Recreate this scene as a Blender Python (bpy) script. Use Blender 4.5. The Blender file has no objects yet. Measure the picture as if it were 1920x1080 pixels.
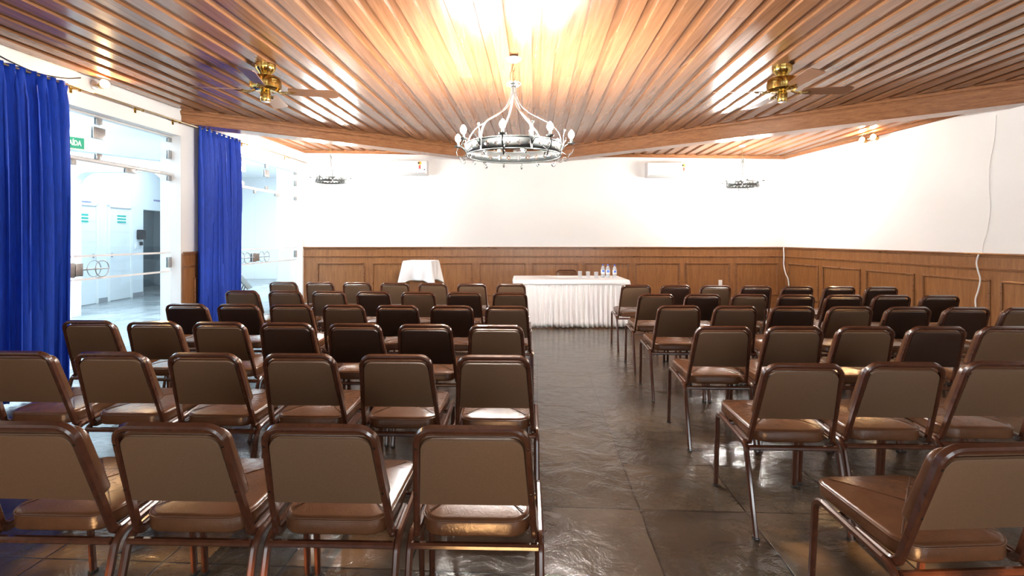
import bpy, bmesh, math, random
from mathutils import Vector, Matrix
random.seed(7)
S = bpy.context.scene
COL = S.collection
PI = math.pi
V = Vector

# ------------------------------------------------------------------ camera
CAMZ = 1.415
cam = bpy.data.cameras.new('camera')
cam.sensor_width = 36.0
cam.sensor_fit = 'HORIZONTAL'
cam.lens = 18.0
cam.shift_y = -95.0 / 1920.0
cam.clip_start = 0.02
camo = bpy.data.objects.new('camera', cam)
COL.objects.link(camo)
camo.location = (0, 0, CAMZ)
camo.rotation_euler = (PI / 2, 0, 0)
S.camera = camo

# ------------------------------------------------------------------ exposure, world, sun, added fill lights
S.view_settings.view_transform = 'Standard'
S.view_settings.look = 'None'
S.view_settings.gamma = 1.0
S.view_settings.use_curve_mapping = False
S.view_settings.exposure = 0.0

BULB_BIG = 2400.0      # emission of one bulb of the large chandelier
BULB_SMALL = 1550.0
SPOT_BULB = 1800.0
LOBBY_W = 950.0
REAR_W = 50.0

wd = bpy.data.worlds.new('world')
S.world = wd
wd.use_nodes = True
wd.node_tree.nodes['Background'].inputs[0].default_value = (0.75, 0.87, 1.0, 1)
wd.node_tree.nodes['Background'].inputs[1].default_value = 1.0

sd = bpy.data.lights.new('sun', 'SUN')
sd.energy = 22.0
sd.color = (1.0, 0.55, 0.22)
sd.angle = math.radians(1.2)
so = bpy.data.objects.new('sun', sd)
COL.objects.link(so)
so.rotation_euler = V((0.06, 1.0, -math.tan(math.radians(25)))).to_track_quat('-Z', 'Y').to_euler()
so.location = (0, -6, 6)

def area(name, loc, direction, sx, sy, watt, color):
    l = bpy.data.lights.new(name, 'AREA')
    l.shape = 'RECTANGLE'
    l.size = sx
    l.size_y = sy
    l.energy = watt
    l.color = color
    o = bpy.data.objects.new(name, l)
    COL.objects.link(o)
    o.location = loc
    o.rotation_euler = V(direction).to_track_quat('-Z', 'Y').to_euler()
    return o

area('lobby_fill', (-7.0, 5.2, 3.42), (0, 0, -1), 3.6, 7.0, LOBBY_W * 0.55, (0.80, 0.92, 1.0))  # unseen fill lights added under the lobby ceiling to brighten it
area('lobby_fill', (-6.9, 8.25, 3.42), (0, 0, -1), 2.2, 0.9, LOBBY_W * 0.30, (0.84, 0.94, 1.0))  # added fill that whitens the face of the arch wall
area('recess_fill', (-9.9, 13.7, 2.48), (0, 0, -1), 0.5, 0.5, 16.0, (0.84, 0.94, 1.0))  # added fill, lifts the dark doorway recess
area('lobby_fill', (-8.0, 11.0, 3.42), (0, 0, -1), 1.1, 2.4, LOBBY_W * 0.10, (0.80, 0.92, 1.0))
area('lobby_fill', (-5.9, 13.6, 3.42), (0, 0, -1), 2.2, 3.0, LOBBY_W * 0.42, (0.84, 0.94, 1.0))
REAR_OPEN = [(-3.4, -1.6), (-0.6, 1.2), (2.2, 4.0)]  # openings added behind the camera to carry fill lights
for (xa, xb) in REAR_OPEN:
    area('rear_fill', ((xa + xb) / 2, -3.24, 1.3), (0, 1, 0), xb - xa, 1.5, REAR_W * (2.0 if xa > 2 else 0.8), (0.92, 0.97, 1.0))  # added fill from behind the camera

# ------------------------------------------------------------------ node helpers / materials
def new_mat(name):
    m = bpy.data.materials.new(name)
    m.use_nodes = True
    nt = m.node_tree
    return m, nt, nt.nodes['Principled BSDF']

def N(nt, t, **kw):
    n = nt.nodes.new(t)
    for k, v in kw.items():
        setattr(n, k, v)
    return n

def ramp(nt, fac, stops):
    r = N(nt, 'ShaderNodeValToRGB')
    e = r.color_ramp.elements
    while len(e) < len(stops):
        e.new(0.5)
    for i, (p, c) in enumerate(stops):
        e[i].position = p
        e[i].color = (c[0], c[1], c[2], 1)
    nt.links.new(fac, r.inputs[0])
    return r.outputs[0]

def coords(nt, scale=(1, 1, 1), rot=(0, 0, 0), kind='Object'):
    tc = N(nt, 'ShaderNodeTexCoord')
    mp = N(nt, 'ShaderNodeMapping')
    mp.inputs['Scale'].default_value = scale
    mp.inputs['Rotation'].default_value = rot
    nt.links.new(tc.outputs[kind], mp.inputs['Vector'])
    return mp.outputs[0]

def noise(nt, vec, scale, detail=3.0, rough=0.5, dist=0.0):
    n = N(nt, 'ShaderNodeTexNoise')
    n.inputs['Scale'].default_value = scale
    n.inputs['Detail'].default_value = detail
    n.inputs['Roughness'].default_value = rough
    n.inputs['Distortion'].default_value = dist
    if vec is not None:
        nt.links.new(vec, n.inputs['Vector'])
    return n.outputs['Fac']

def bump(nt, b, h, strength, dist=0.01):
    n = N(nt, 'ShaderNodeBump')
    n.inputs['Strength'].default_value = strength
    n.inputs['Distance'].default_value = dist
    nt.links.new(h, n.inputs['Height'])
    nt.links.new(n.outputs[0], b.inputs['Normal'])
    return n

def math_n(nt, op, a, b=None, c=None):
    n = N(nt, 'ShaderNodeMath', operation=op)
    for i, v in enumerate((a, b, c)):
        if v is None:
            continue
        if isinstance(v, (int, float)):
            n.inputs[i].default_value = v
        else:
            nt.links.new(v, n.inputs[i])
    return n.outputs[0]

def plain(name, col, rough=0.5, metal=0.0, spec=0.5, nscale=0, nstr=0.0, vary=0.0, coat=0.0):
    m, nt, b = new_mat(name)
    b.inputs['Base Color'].default_value = (*col, 1)
    b.inputs['Roughness'].default_value = rough
    b.inputs['Metallic'].default_value = metal
    b.inputs['Specular IOR Level'].default_value = spec
    b.inputs['Coat Weight'].default_value = coat
    b.inputs['Coat Roughness'].default_value = 0.1
    if nscale:
        f = noise(nt, coords(nt), nscale, 4)
        if nstr:
            bump(nt, b, f, nstr, 0.004)
        if vary:
            lo = tuple(c * (1 - vary) for c in col)
            hi = tuple(min(1, c * (1 + vary)) for c in col)
            nt.links.new(ramp(nt, f, [(0.3, lo), (0.7, hi)]), b.inputs['Base Color'])
    return m

def wood(name, dark, light, grain=(14, 0.9, 14), rough=0.25, coat=0.3, island=0.0, bumpv=0.08, nsc=3.0):
    m, nt, b = new_mat(name)
    vec = coords(nt, grain)
    geo = N(nt, 'ShaderNodeNewGeometry')
    if island:
        off = N(nt, 'ShaderNodeVectorMath', operation='ADD')
        comb = N(nt, 'ShaderNodeCombineXYZ')
        mul = math_n(nt, 'MULTIPLY', geo.outputs['Random Per Island'], 37.0)
        for i in range(3):
            nt.links.new(mul, comb.inputs[i])
        nt.links.new(vec, off.inputs[0])
        nt.links.new(comb.outputs[0], off.inputs[1])
        vec = off.outputs[0]
    f = noise(nt, vec, nsc, 6, 0.6, 0.6)
    f2 = noise(nt, coords(nt, (grain[0] * 5, grain[1] * 3, grain[2] * 5)), nsc, 3, 0.6)
    mix = math_n(nt, 'ADD', math_n(nt, 'MULTIPLY', f, 0.75), math_n(nt, 'MULTIPLY', f2, 0.25))
    if island:
        r = math_n(nt, 'MULTIPLY', math_n(nt, 'SUBTRACT', geo.outputs['Random Per Island'], 0.5), island)
        mix = math_n(nt, 'ADD', mix, r)
    mid = tuple((a + c) / 2 for a, c in zip(dark, light))
    nt.links.new(ramp(nt, mix, [(0.28, dark), (0.5, mid), (0.72, light)]), b.inputs['Base Color'])
    b.inputs['Roughness'].default_value = rough
    rr = N(nt, 'ShaderNodeMapRange')
    rr.inputs[3].default_value = rough * 0.75
    rr.inputs[4].default_value = rough * 1.35
    nt.links.new(f, rr.inputs[0])
    nt.links.new(rr.outputs[0], b.inputs['Roughness'])
    b.inputs['Coat Weight'].default_value = coat
    b.inputs['Coat Roughness'].default_value = 0.18
    if bumpv:
        bump(nt, b, f2, bumpv, 0.004)
    return m

def emit(name, col, strength):
    m = bpy.data.materials.new(name)
    m.use_nodes = True
    nt = m.node_tree
    nt.nodes.clear()
    e = N(nt, 'ShaderNodeEmission')
    o = N(nt, 'ShaderNodeOutputMaterial')
    e.inputs[0].default_value = (*col, 1)
    e.inputs[1].default_value = strength
    nt.links.new(e.outputs[0], o.inputs[0])
    return m

def glass(name, tint, refract_white=0.0):
    m = bpy.data.materials.new(name)
    m.use_nodes = True
    nt = m.node_tree
    nt.nodes.clear()
    t = N(nt, 'ShaderNodeBsdfTransparent')
    t.inputs[0].default_value = (*tint, 1)
    g = N(nt, 'ShaderNodeBsdfGlossy')
    g.inputs['Roughness'].default_value = 0.02
    lw_ = N(nt, 'ShaderNodeLayerWeight')
    lw_.inputs[0].default_value = 0.5
    pw = math_n(nt, 'MULTIPLY_ADD', math_n(nt, 'POWER', lw_.outputs['Facing'], 5.0), 0.9, 0.03)
    mx = N(nt, 'ShaderNodeMixShader')
    o = N(nt, 'ShaderNodeOutputMaterial')
    nt.links.new(pw, mx.inputs[0])
    nt.links.new(t.outputs[0], mx.inputs[1])
    nt.links.new(g.outputs[0], mx.inputs[2])
    out = mx.outputs[0]
    if refract_white:  # white mixed in stands for light refracted bright by water and glass
        df = N(nt, 'ShaderNodeBsdfTranslucent')
        df.inputs[0].default_value = (0.95, 0.97, 1, 1)
        d2 = N(nt, 'ShaderNodeBsdfDiffuse')
        d2.inputs[0].default_value = (0.92, 0.95, 0.97, 1)
        m3 = N(nt, 'ShaderNodeMixShader')
        m3.inputs[0].default_value = 0.6
        nt.links.new(df.outputs[0], m3.inputs[1])
        nt.links.new(d2.outputs[0], m3.inputs[2])
        m2 = N(nt, 'ShaderNodeMixShader')
        m2.inputs[0].default_value = refract_white
        nt.links.new(out, m2.inputs[1])
        nt.links.new(m3.outputs[0], m2.inputs[2])
        out = m2.outputs[0]
    nt.links.new(out, o.inputs[0])
    return m

M = {}
M['wall'] = plain('white_plaster', (0.86, 0.85, 0.835), 0.75, nscale=18, nstr=0.06)
M['lobby_wall'] = plain('lobby_plaster', (0.76, 0.80, 0.83), 0.7, nscale=18, nstr=0.05)
M['white'] = plain('white_paint', (0.82, 0.83, 0.83), 0.35)
M['lobby_door'] = plain('door_white', (0.74, 0.77, 0.79), 0.35)
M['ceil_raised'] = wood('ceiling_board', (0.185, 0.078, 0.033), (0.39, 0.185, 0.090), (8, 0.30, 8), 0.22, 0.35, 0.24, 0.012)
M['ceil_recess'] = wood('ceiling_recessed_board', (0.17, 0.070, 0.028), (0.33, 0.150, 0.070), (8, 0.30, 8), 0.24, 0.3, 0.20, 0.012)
M['beam'] = wood('beam_wood', (0.20, 0.080, 0.034), (0.42, 0.19, 0.085), (2.0, 2.0, 16), 0.22, 0.4, 0, 0.04)
M['wains'] = wood('wainscot_wood', (0.17, 0.066, 0.020), (0.34, 0.148, 0.048), (10, 10, 1.0), 0.34, 0.2, 0, 0.05)
M['mould'] = wood('moulding_wood', (0.15, 0.058, 0.019), (0.29, 0.125, 0.044), (3, 3, 14), 0.28, 0.3, 0, 0.03)
M['frame'] = plain('brown_enamel', (0.068, 0.024, 0.013), 0.22, spec=0.6, coat=0.5, nscale=30, vary=0.18)
M['tan'] = plain('tan_vinyl', (0.130, 0.077, 0.043), 0.55, nscale=220, nstr=0.10, vary=0.10)
M['dark'] = plain('dark_vinyl', (0.036, 0.017, 0.011), 0.42, nscale=160, nstr=0.08, vary=0.10)
M['rubber'] = plain('black_rubber', (0.012, 0.012, 0.012), 0.6)
M['screw'] = plain('screw_black', (0.02, 0.015, 0.012), 0.3, metal=0.5)
M['brass'] = plain('polished_brass', (0.62, 0.44, 0.13), 0.14, metal=1.0)
M['blade'] = wood('fan_blade_wood', (0.20, 0.095, 0.05), (0.31, 0.16, 0.09), (3, 12, 3), 0.34, 0.15, 0, 0.02)
M['iron'] = plain('aged_silver_iron', (0.05, 0.054, 0.052), 0.42, metal=0.4, nscale=40, nstr=0.06, vary=0.25)
M['strap'] = plain('pale_iron', (0.22, 0.225, 0.22), 0.38, metal=0.6, nscale=40, nstr=0.05, vary=0.2)
M['chain'] = plain('bronze_chain', (0.30, 0.22, 0.11), 0.3, metal=0.9)
M['steel'] = plain('satin_steel', (0.46, 0.45, 0.44), 0.34, metal=0.8, nscale=60, vary=0.12)
M['alu'] = plain('pale_aluminium', (0.72, 0.71, 0.69), 0.35, metal=0.2)
M['bronze'] = plain('rod_bronze', (0.34, 0.25, 0.14), 0.35, metal=0.8)
M['plastic'] = plain('white_plastic', (0.84, 0.84, 0.84), 0.3)
M['greyline'] = plain('grey_plastic', (0.30, 0.31, 0.33), 0.4)
M['black'] = plain('black_plastic', (0.02, 0.022, 0.028), 0.35)
M['yellow'] = plain('label_yellow', (0.85, 0.55, 0.06), 0.5)
M['red'] = plain('label_red', (0.72, 0.08, 0.05), 0.5)
M['green'] = plain('sign_green', (0.005, 0.26, 0.12), 0.4)
M['cream'] = plain('sign_cream', (0.80, 0.72, 0.50), 0.5)
M['teal'] = plain('plaque_green', (0.02, 0.40, 0.33), 0.4)
M['purple'] = plain('lettering_blue', (0.26, 0.28, 0.55), 0.5)
M['linen'] = plain('white_linen', (0.87, 0.87, 0.88), 0.8, nscale=240, nstr=0.05)
M['paper'] = plain('white_paper', (0.88, 0.88, 0.87), 0.7)
M['blue_cap'] = plain('cap_blue', (0.03, 0.06, 0.42), 0.35)
M['blue_label'] = plain('label_blue', (0.10, 0.22, 0.70), 0.4)
M['bottle'] = glass('clear_plastic', (0.93, 0.96, 0.98), 0.30)
M['tumbler'] = glass('clear_tumbler', (0.93, 0.94, 0.94), 0.22)
M['pane'] = glass('door_glass', (0.93, 0.97, 0.98))
M['bulb'] = emit('bulb_glow', (1.0, 0.955, 0.89), BULB_BIG)
M['bulb_s'] = emit('small_bulb_glow', (1.0, 0.96, 0.90), BULB_SMALL)
M['bulb_w'] = emit('warm_spot_glow', (1.0, 0.60, 0.26), SPOT_BULB)
M['slate_grey'] = plain('dark_grey_panel', (0.10, 0.125, 0.13), 0.4)
M['doorway'] = plain('grey_metal_door', (0.24, 0.31, 0.35), 0.4)
M['stripe'] = plain('frosted_stripe', (0.88, 0.90, 0.91), 0.6)

def seat_vinyl():
    m, nt, b = new_mat('brown_seat_vinyl')
    vec = coords(nt)
    f = noise(nt, vec, 7, 4, 0.55)
    nt.links.new(ramp(nt, f, [(0.3, (0.086, 0.037, 0.017)), (0.7, (0.126, 0.057, 0.027))]), b.inputs['Base Color'])
    b.inputs['Roughness'].default_value = 0.26
    b.inputs['Specular IOR Level'].default_value = 0.55
    fine = noise(nt, vec, 26, 4, 0.6, 1.5)
    bump(nt, b, fine, 0.22, 0.006)
    return m
M['seat'] = seat_vinyl()

def curtain_mat():
    m, nt, b = new_mat('blue_velvet')
    f = noise(nt, coords(nt, (40, 40, 3)), 3, 4)
    nt.links.new(ramp(nt, f, [(0.3, (0.0005, 0.030, 0.31)), (0.7, (0.001, 0.055, 0.50))]), b.inputs['Base Color'])
    b.inputs['Roughness'].default_value = 0.65
    b.inputs['Sheen Weight'].default_value = 0.08
    b.inputs['Sheen Tint'].default_value = (0.1, 0.25, 1.0, 1)
    return m
M['curtain'] = curtain_mat()

def slate(name, c0, c1, c2, rough, rot):
    m, nt, b = new_mat(name)
    vec = coords(nt, (1, 1, 1), (0, 0, rot))
    br = N(nt, 'ShaderNodeTexBrick')
    br.offset = 0.0
    br.squash = 1.0
    br.inputs['Scale'].default_value = 1.0
    br.inputs['Mortar Size'].default_value = 0.0055
    br.inputs['Mortar Smooth'].default_value = 0.3
    br.inputs['Brick Width'].default_value = 0.54
    br.inputs['Row Height'].default_value = 0.54
    br.inputs['Color1'].default_value = (0, 0, 0, 1)
    br.inputs['Color2'].default_value = (1, 1, 1, 1)
    br.inputs['Mortar'].default_value = (0.5, 0.5, 0.5, 1)
    dist = N(nt, 'ShaderNodeVectorMath', operation='ADD')
    nz = N(nt, 'ShaderNodeTexNoise')
    nz.inputs['Scale'].default_value = 5
    sc = N(nt, 'ShaderNodeVectorMath', operation='SCALE')
    sc.inputs['Scale'].default_value = 0.018
    nt.links.new(vec, nz.inputs['Vector'])
    nt.links.new(nz.outputs['Color'], sc.inputs[0])
    nt.links.new(vec, dist.inputs[0])
    nt.links.new(sc.outputs[0], dist.inputs[1])
    nt.links.new(dist.outputs[0], br.inputs['Vector'])
    sep = N(nt, 'ShaderNodeSeparateColor')
    nt.links.new(br.outputs['Color'], sep.inputs[0])
    tile = sep.outputs[0]
    f = noise(nt, vec, 2.2, 6, 0.6, 0.8)
    v = math_n(nt, 'ADD', math_n(nt, 'MULTIPLY', f, 0.75), math_n(nt, 'MULTIPLY', tile, 0.25))
    colr = ramp(nt, v, [(0.30, c0), (0.52, c1), (0.78, c2)])
    mx = N(nt, 'ShaderNodeMix', data_type='RGBA')
    nt.links.new(br.outputs['Fac'], mx.inputs[0])
    nt.links.new(colr, mx.inputs[6])
    mx.inputs[7].default_value = (c0[0] * 0.25, c0[1] * 0.25, c0[2] * 0.25, 1)
    nt.links.new(mx.outputs[2], b.inputs['Base Color'])
    big = noise(nt, coords(nt, (1.15, 1.35, 1), (0, 0, rot + 0.3)), 4.0, 5, 0.56, 0.7)
    fine = noise(nt, vec, 17, 5, 0.6, 0.6)
    h = math_n(nt, 'ADD', math_n(nt, 'MULTIPLY', big, 1.0), math_n(nt, 'MULTIPLY', fine, 0.16))
    h = math_n(nt, 'SUBTRACT', h, math_n(nt, 'MULTIPLY', br.outputs['Fac'], 0.40))
    h = math_n(nt, 'ADD', h, math_n(nt, 'MULTIPLY', tile, 0.12))
    bump(nt, b, h, 0.42, 0.022)
    rr = N(nt, 'ShaderNodeMapRange')
    rr.inputs[3].default_value = rough * 0.6
    rr.inputs[4].default_value = rough * 1.5
    nt.links.new(fine, rr.inputs[0])
    nt.links.new(rr.outputs[0], b.inputs['Roughness'])
    b.inputs['Specular IOR Level'].default_value = 0.75
    return m
M['floor'] = slate('slate_floor', (0.034, 0.026, 0.018), (0.068, 0.053, 0.037), (0.125, 0.098, 0.069), 0.21, 0.05)
M['lobby_floor'] = slate('lobby_slate', (0.16, 0.19, 0.205), (0.25, 0.28, 0.295), (0.36, 0.39, 0.40), 0.22, 0.05)

def band_mat():
    # metal band pierced with four-petal openings, laid out in UV
    m, nt, b = new_mat('pierced_iron_band')
    b.inputs['Base Color'].default_value = (0.04, 0.044, 0.043, 1)
    b.inputs['Metallic'].default_value = 0.35
    b.inputs['Roughness'].default_value = 0.36
    uv = N(nt, 'ShaderNodeTexCoord')
    sp = N(nt, 'ShaderNodeSeparateXYZ')
    nt.links.new(uv.outputs['UV'], sp.inputs[0])
    fx = math_n(nt, 'ABSOLUTE', math_n(nt, 'SUBTRACT', math_n(nt, 'FRACT', sp.outputs[0]), 0.5))
    fy = math_n(nt, 'ABSOLUTE', math_n(nt, 'SUBTRACT', sp.outputs[1], 0.5))
    def circ(cx, cy):
        dx = math_n(nt, 'SUBTRACT', fx, cx)
        dy = math_n(nt, 'SUBTRACT', fy, cy)
        return math_n(nt, 'ADD', math_n(nt, 'MULTIPLY', dx, dx), math_n(nt, 'MULTIPLY', dy, dy))
    d = math_n(nt, 'MINIMUM', circ(0.15, 0), circ(0, 0.15))
    hole = math_n(nt, 'LESS_THAN', d, 0.0062)
    nt.links.new(math_n(nt, 'SUBTRACT', 1.0, hole), b.inputs['Alpha'])
    return m
M['band'] = band_mat()

# ------------------------------------------------------------------ mesh helpers
def round_poly(pts, radii, n=6):
    out = []
    L = len(pts)
    for i, p in enumerate(pts):
        p = V(p)
        r = radii[i] if isinstance(radii, (list, tuple)) else radii
        if i == 0 or i == L - 1 or r <= 0:
            out.append(p)
            continue
        a = V(pts[i - 1]) - p
        c = V(pts[i + 1]) - p
        a.normalize()
        c.normalize()
        ang = a.angle(c)
        if ang > PI - 0.02:
            out.append(p)
            continue
        d = r / math.tan(ang / 2)
        bis = (a + c).normalized()
        ctr = p + bis * (r / math.sin(ang / 2))
        s = p + a * d - ctr
        e = p + c * d - ctr
        tot = s.angle(e)
        for k in range(n + 1):
            t = k / n
            q = (s * math.sin((1 - t) * tot) + e * math.sin(t * tot)) / math.sin(tot)
            out.append(ctr + q)
    return out

class MB:
    def __init__(self):
        self.bm = bmesh.new()

    def verts(self, pts):
        return [self.bm.verts.new(p) for p in pts]

    def face(self, vs):
        try:
            return self.bm.faces.new(vs)
        except ValueError:
            return None

    def box(self, c, s, rot=None, bevel=0.0):
        x, y, z = s[0] / 2, s[1] / 2, s[2] / 2
        mat = Matrix.Translation(V(c)) @ (rot.to_4x4() if rot else Matrix.Identity(4))
        r = bmesh.ops.create_cube(self.bm, size=1.0, matrix=mat @ Matrix.Diagonal((s[0], s[1], s[2], 1)))
        if bevel > 0:
            es = list({e for v in r['verts'] for e in v.link_edges})
            bmesh.ops.bevel(self.bm, geom=es, offset=bevel, segments=2, affect='EDGES', profile=0.6)
        return self

    def span(self, a, b, bevel=0.0):
        c = [(p + q) / 2 for p, q in zip(a, b)]
        s = [abs(q - p) for p, q in zip(a, b)]
        return self.box(c, s, None, bevel)

    def hexa(self, bot, top):
        b = self.verts(bot)
        t = self.verts(top)
        n = len(b)
        self.face(list(reversed(b)))
        self.face(t)
        for i in range(n):
            j = (i + 1) % n
            self.face([b[i], b[j], t[j], t[i]])
        return self

    def sweep(self, pts, w, h, up=(1, 0, 0), closed=False, cham=0.28, prof=None, taper=None):
        pts = [V(p) for p in pts]
        n = len(pts)
        if prof is None:
            cw, ch = w / 2, h / 2
            k = min(cw, ch) * cham * 2
            prof = [(cw, -ch + k), (cw, ch - k), (cw - k, ch), (-cw + k, ch), (-cw, ch - k), (-cw, -ch + k), (-cw + k, -ch), (cw - k, -ch)]
        a = V(up)
        rings = []
        for i in range(n):
            if closed:
                t = pts[(i + 1) % n] - pts[i - 1]
            elif i == 0:
                t = pts[1] - pts[0]
            elif i == n - 1:
                t = pts[-1] - pts[-2]
            else:
                t = (pts[i + 1] - pts[i]).normalized() + (pts[i] - pts[i - 1]).normalized()
            t.normalize()
            a = a - t * a.dot(t)
            if a.length < 1e-5:
                a = t.orthogonal()
            a.normalize()
            b = t.cross(a)
            sc = 1.0
            if not closed and 0 < i < n - 1:
                c = (pts[i + 1] - pts[i]).normalized().dot((pts[i] - pts[i - 1]).normalized())
                sc = 1.0
            if taper:
                sc = taper[0] + (taper[1] - taper[0]) * i / (n - 1)
            rings.append(self.verts([pts[i] + a * (p[0] * sc) + b * (p[1] * sc) for p in prof]))
        k = len(prof)
        for i in range(n if closed else n - 1):
            r0, r1 = rings[i], rings[(i + 1) % n]
            for j in range(k):
                self.face([r0[j], r0[(j + 1) % k], r1[(j + 1) % k], r1[j]])
        if not closed:
            self.face(list(reversed(rings[0])))
            self.face(rings[-1])
        return self

    def tube(self, pts, r, n=8, closed=False, up=(1, 0.03, 0.02), taper=None):
        prof = [(r * math.cos(2 * PI * i / n), r * math.sin(2 * PI * i / n)) for i in range(n)]
        return self.sweep(pts, 0, 0, up, closed, prof=prof, taper=taper)

    def lathe(self, prof, c=(0, 0, 0), n=24, caps=True, mat=None):
        c = V(c)
        rings = []
        for (r, z) in prof:
            ps = [V((r * math.cos(2 * PI * i / n), r * math.sin(2 * PI * i / n), z)) for i in range(n)]
            if mat:
                ps = [mat @ p for p in ps]
            rings.append(self.verts([c + p for p in ps]))
        for a, b in zip(rings, rings[1:]):
            for i in range(n):
                self.face([a[i], a[(i + 1) % n], b[(i + 1) % n], b[i]])
        if caps:
            self.face(list(reversed(rings[0])))
            self.face(rings[-1])
        return self

    def loft(self, rings, caps=True):
        rs = [self.verts(r) for r in rings]
        n = len(rs[0])
        for a, b in zip(rs, rs[1:]):
            for i in range(n):
                self.face([a[i], a[(i + 1) % n], b[(i + 1) % n], b[i]])
        if caps:
            self.face(list(reversed(rs[0])))
            self.face(rs[-1])
        return self

    def grid(self, rows):
        rs = [self.verts(r) for r in rows]
        for a, b in zip(rs, rs[1:]):
            for i in range(len(a) - 1):
                self.face([a[i], a[i + 1], b[i + 1], b[i]])
        return self

    def build(self, name, mat, parent=None, angle=38, loc=None):
        bm = self.bm
        bmesh.ops.recalc_face_normals(bm, faces=bm.faces[:])
        me = bpy.data.meshes.new(name)
        bm.to_mesh(me)
        bm.free()
        me.materials.append(mat)
        me.polygons.foreach_set('use_smooth', [True] * len(me.polygons))
        me.set_sharp_from_angle(angle=math.radians(angle))
        o = bpy.data.objects.new(name, me)
        COL.objects.link(o)
        if parent is not None:
            o.parent = parent
        if loc is not None:
            o.location = loc
        return o

def tag(o, label=None, cat=None, group=None, kind=None):
    if label:
        o['label'] = label
    if cat:
        o['category'] = cat
    if group:
        o['group'] = group
    if kind:
        o['kind'] = kind
    return o

def thing(name, label, cat, loc=(0, 0, 0), rz=0.0, group=None, kind=None):
    o = bpy.data.objects.new(name, None)
    o.empty_display_size = 0.1
    COL.objects.link(o)
    o.location = loc
    o.rotation_euler = (0, 0, rz)
    return tag(o, label, cat, group, kind)

def dup(o, parent=None):
    c = o.copy()
    COL.objects.link(c)
    c.parent = parent
    for ch in list(o.children):
        dup(ch, c)
    return c

def struct(o):
    o['kind'] = 'structure'
    return o

def text_mesh(name, body, size, mat, parent, loc, rot, bold=0.0, depth=0.002, align='CENTER'):
    cu = bpy.data.curves.new(name, 'FONT')
    cu.body = body
    cu.size = size
    cu.align_x = align
    cu.align_y = 'CENTER'
    cu.extrude = depth
    cu.offset = bold
    tmp = bpy.data.objects.new(name + '_tmp', cu)
    COL.objects.link(tmp)
    dg = bpy.context.evaluated_depsgraph_get()
    me = bpy.data.meshes.new_from_object(tmp.evaluated_get(dg))
    bpy.data.objects.remove(tmp)
    me.materials.clear()
    me.materials.append(mat)
    o = bpy.data.objects.new(name, me)
    COL.objects.link(o)
    o.parent = parent
    o.location = loc
    o.rotation_euler = rot
    return o

# ------------------------------------------------------------------ room geometry
YR, YB = -3.0, 10.0                       # rear and back wall
def WL(y): return -4.477 + 0.0417 * y     # inner face of left wall
def WR(y): return 6.063 - 0.073 * y       # inner face of right wall
SK = 0.045                                # ceiling boards run along (SK, 1)
def CZ(x): return 3.07 + 0.010 * x        # main ceiling underside
def LZ(x): return 3.055 - 0.013 * x       # rear corner ceilings underside
BZ = 2.87                                 # underside of the beams
TW = 0.26
def beamL(y): return 0.147 + 1.2125 * (y - 10.1)
def beamR(y): return 0.147 - 1.183 * (y - 10.1)
def yL(x): return 10.1 + (x - 0.147) / 1.2125
def yR(x): return 10.1 - (x - 0.147) / 1.183
BT = 0.36

# floor
m = MB(); m.span((-4.75, YR - 0.25, -0.12), (6.6, YB + 0.25, 0.0))
struct(m.build('floor', M['floor']))
m = MB(); m.span((-12.0, -0.5, -0.12), (-4.751, 17.5, -0.002))
struct(m.build('floor_lobby', M['lobby_floor']))

# walls
m = MB(); m.span((-4.6, YB, 0), (5.9, YB + 0.2, 3.5))
struct(m.build('wall_back', M['wall']))
m = MB()
m.hexa([(WR(YR), YR, 0), (WR(YR) + 0.2, YR, 0), (WR(YB) + 0.2, YB, 0), (WR(YB), YB, 0)],
       [(WR(YR), YR, 3.5), (WR(YR) + 0.2, YR, 3.5), (WR(YB) + 0.2, YB, 3.5), (WR(YB), YB, 3.5)])
struct(m.build('wall_right', M['wall']))
DOORS = [(3.74, 6.50), (7.00, 9.93)]
DH = 2.70
m = MB()
def lw(y0, y1, z0, z1):
    m.hexa([(WL(y0) - TW, y0, z0), (WL(y0), y0, z0), (WL(y1), y1, z0), (WL(y1) - TW, y1, z0)],
           [(WL(y0) - TW, y0, z1), (WL(y0), y0, z1), (WL(y1), y1, z1), (WL(y1) - TW, y1, z1)])
lw(YR, 3.74, 0, 3.5); lw(6.50, 7.00, 0, 3.5); lw(9.93, 10.0, 0, 3.5)
lw(3.74, 6.50, DH, 3.5); lw(7.00, 9.93, DH, 3.5)
struct(m.build('wall_left', M['wall']))
# rear wall: three openings added for fill light, clerestory slots shaped for sun patches
m = MB()
xs = [-4.9] + [v for w in REAR_OPEN for v in w] + [6.6]
m.span((-4.9, YR - 0.2, 0), (6.6, YR, 0.55))
m.span((-4.9, YR - 0.2, 2.05), (6.6, YR, 2.43))
m.span((-4.9, YR - 0.2, 2.60), (6.6, YR, 3.5))
for i in range(0, len(xs), 2):
    m.span((xs[i], YR - 0.2, 0.55), (xs[i + 1], YR, 2.05))
slots = [(-2.45, -2.08), (-1.98, -1.62), (-1.25, -0.90), (0.92, 1.06), (1.2, 1.5), (2.6, 2.9)]
edge = [-4.9] + [v for s in slots for v in s] + [6.6]
for i in range(0, len(edge), 2):
    m.span((edge[i], YR - 0.2, 2.43), (edge[i + 1], YR, 2.60))
struct(m.build('wall_rear', M['wall']))

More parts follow.
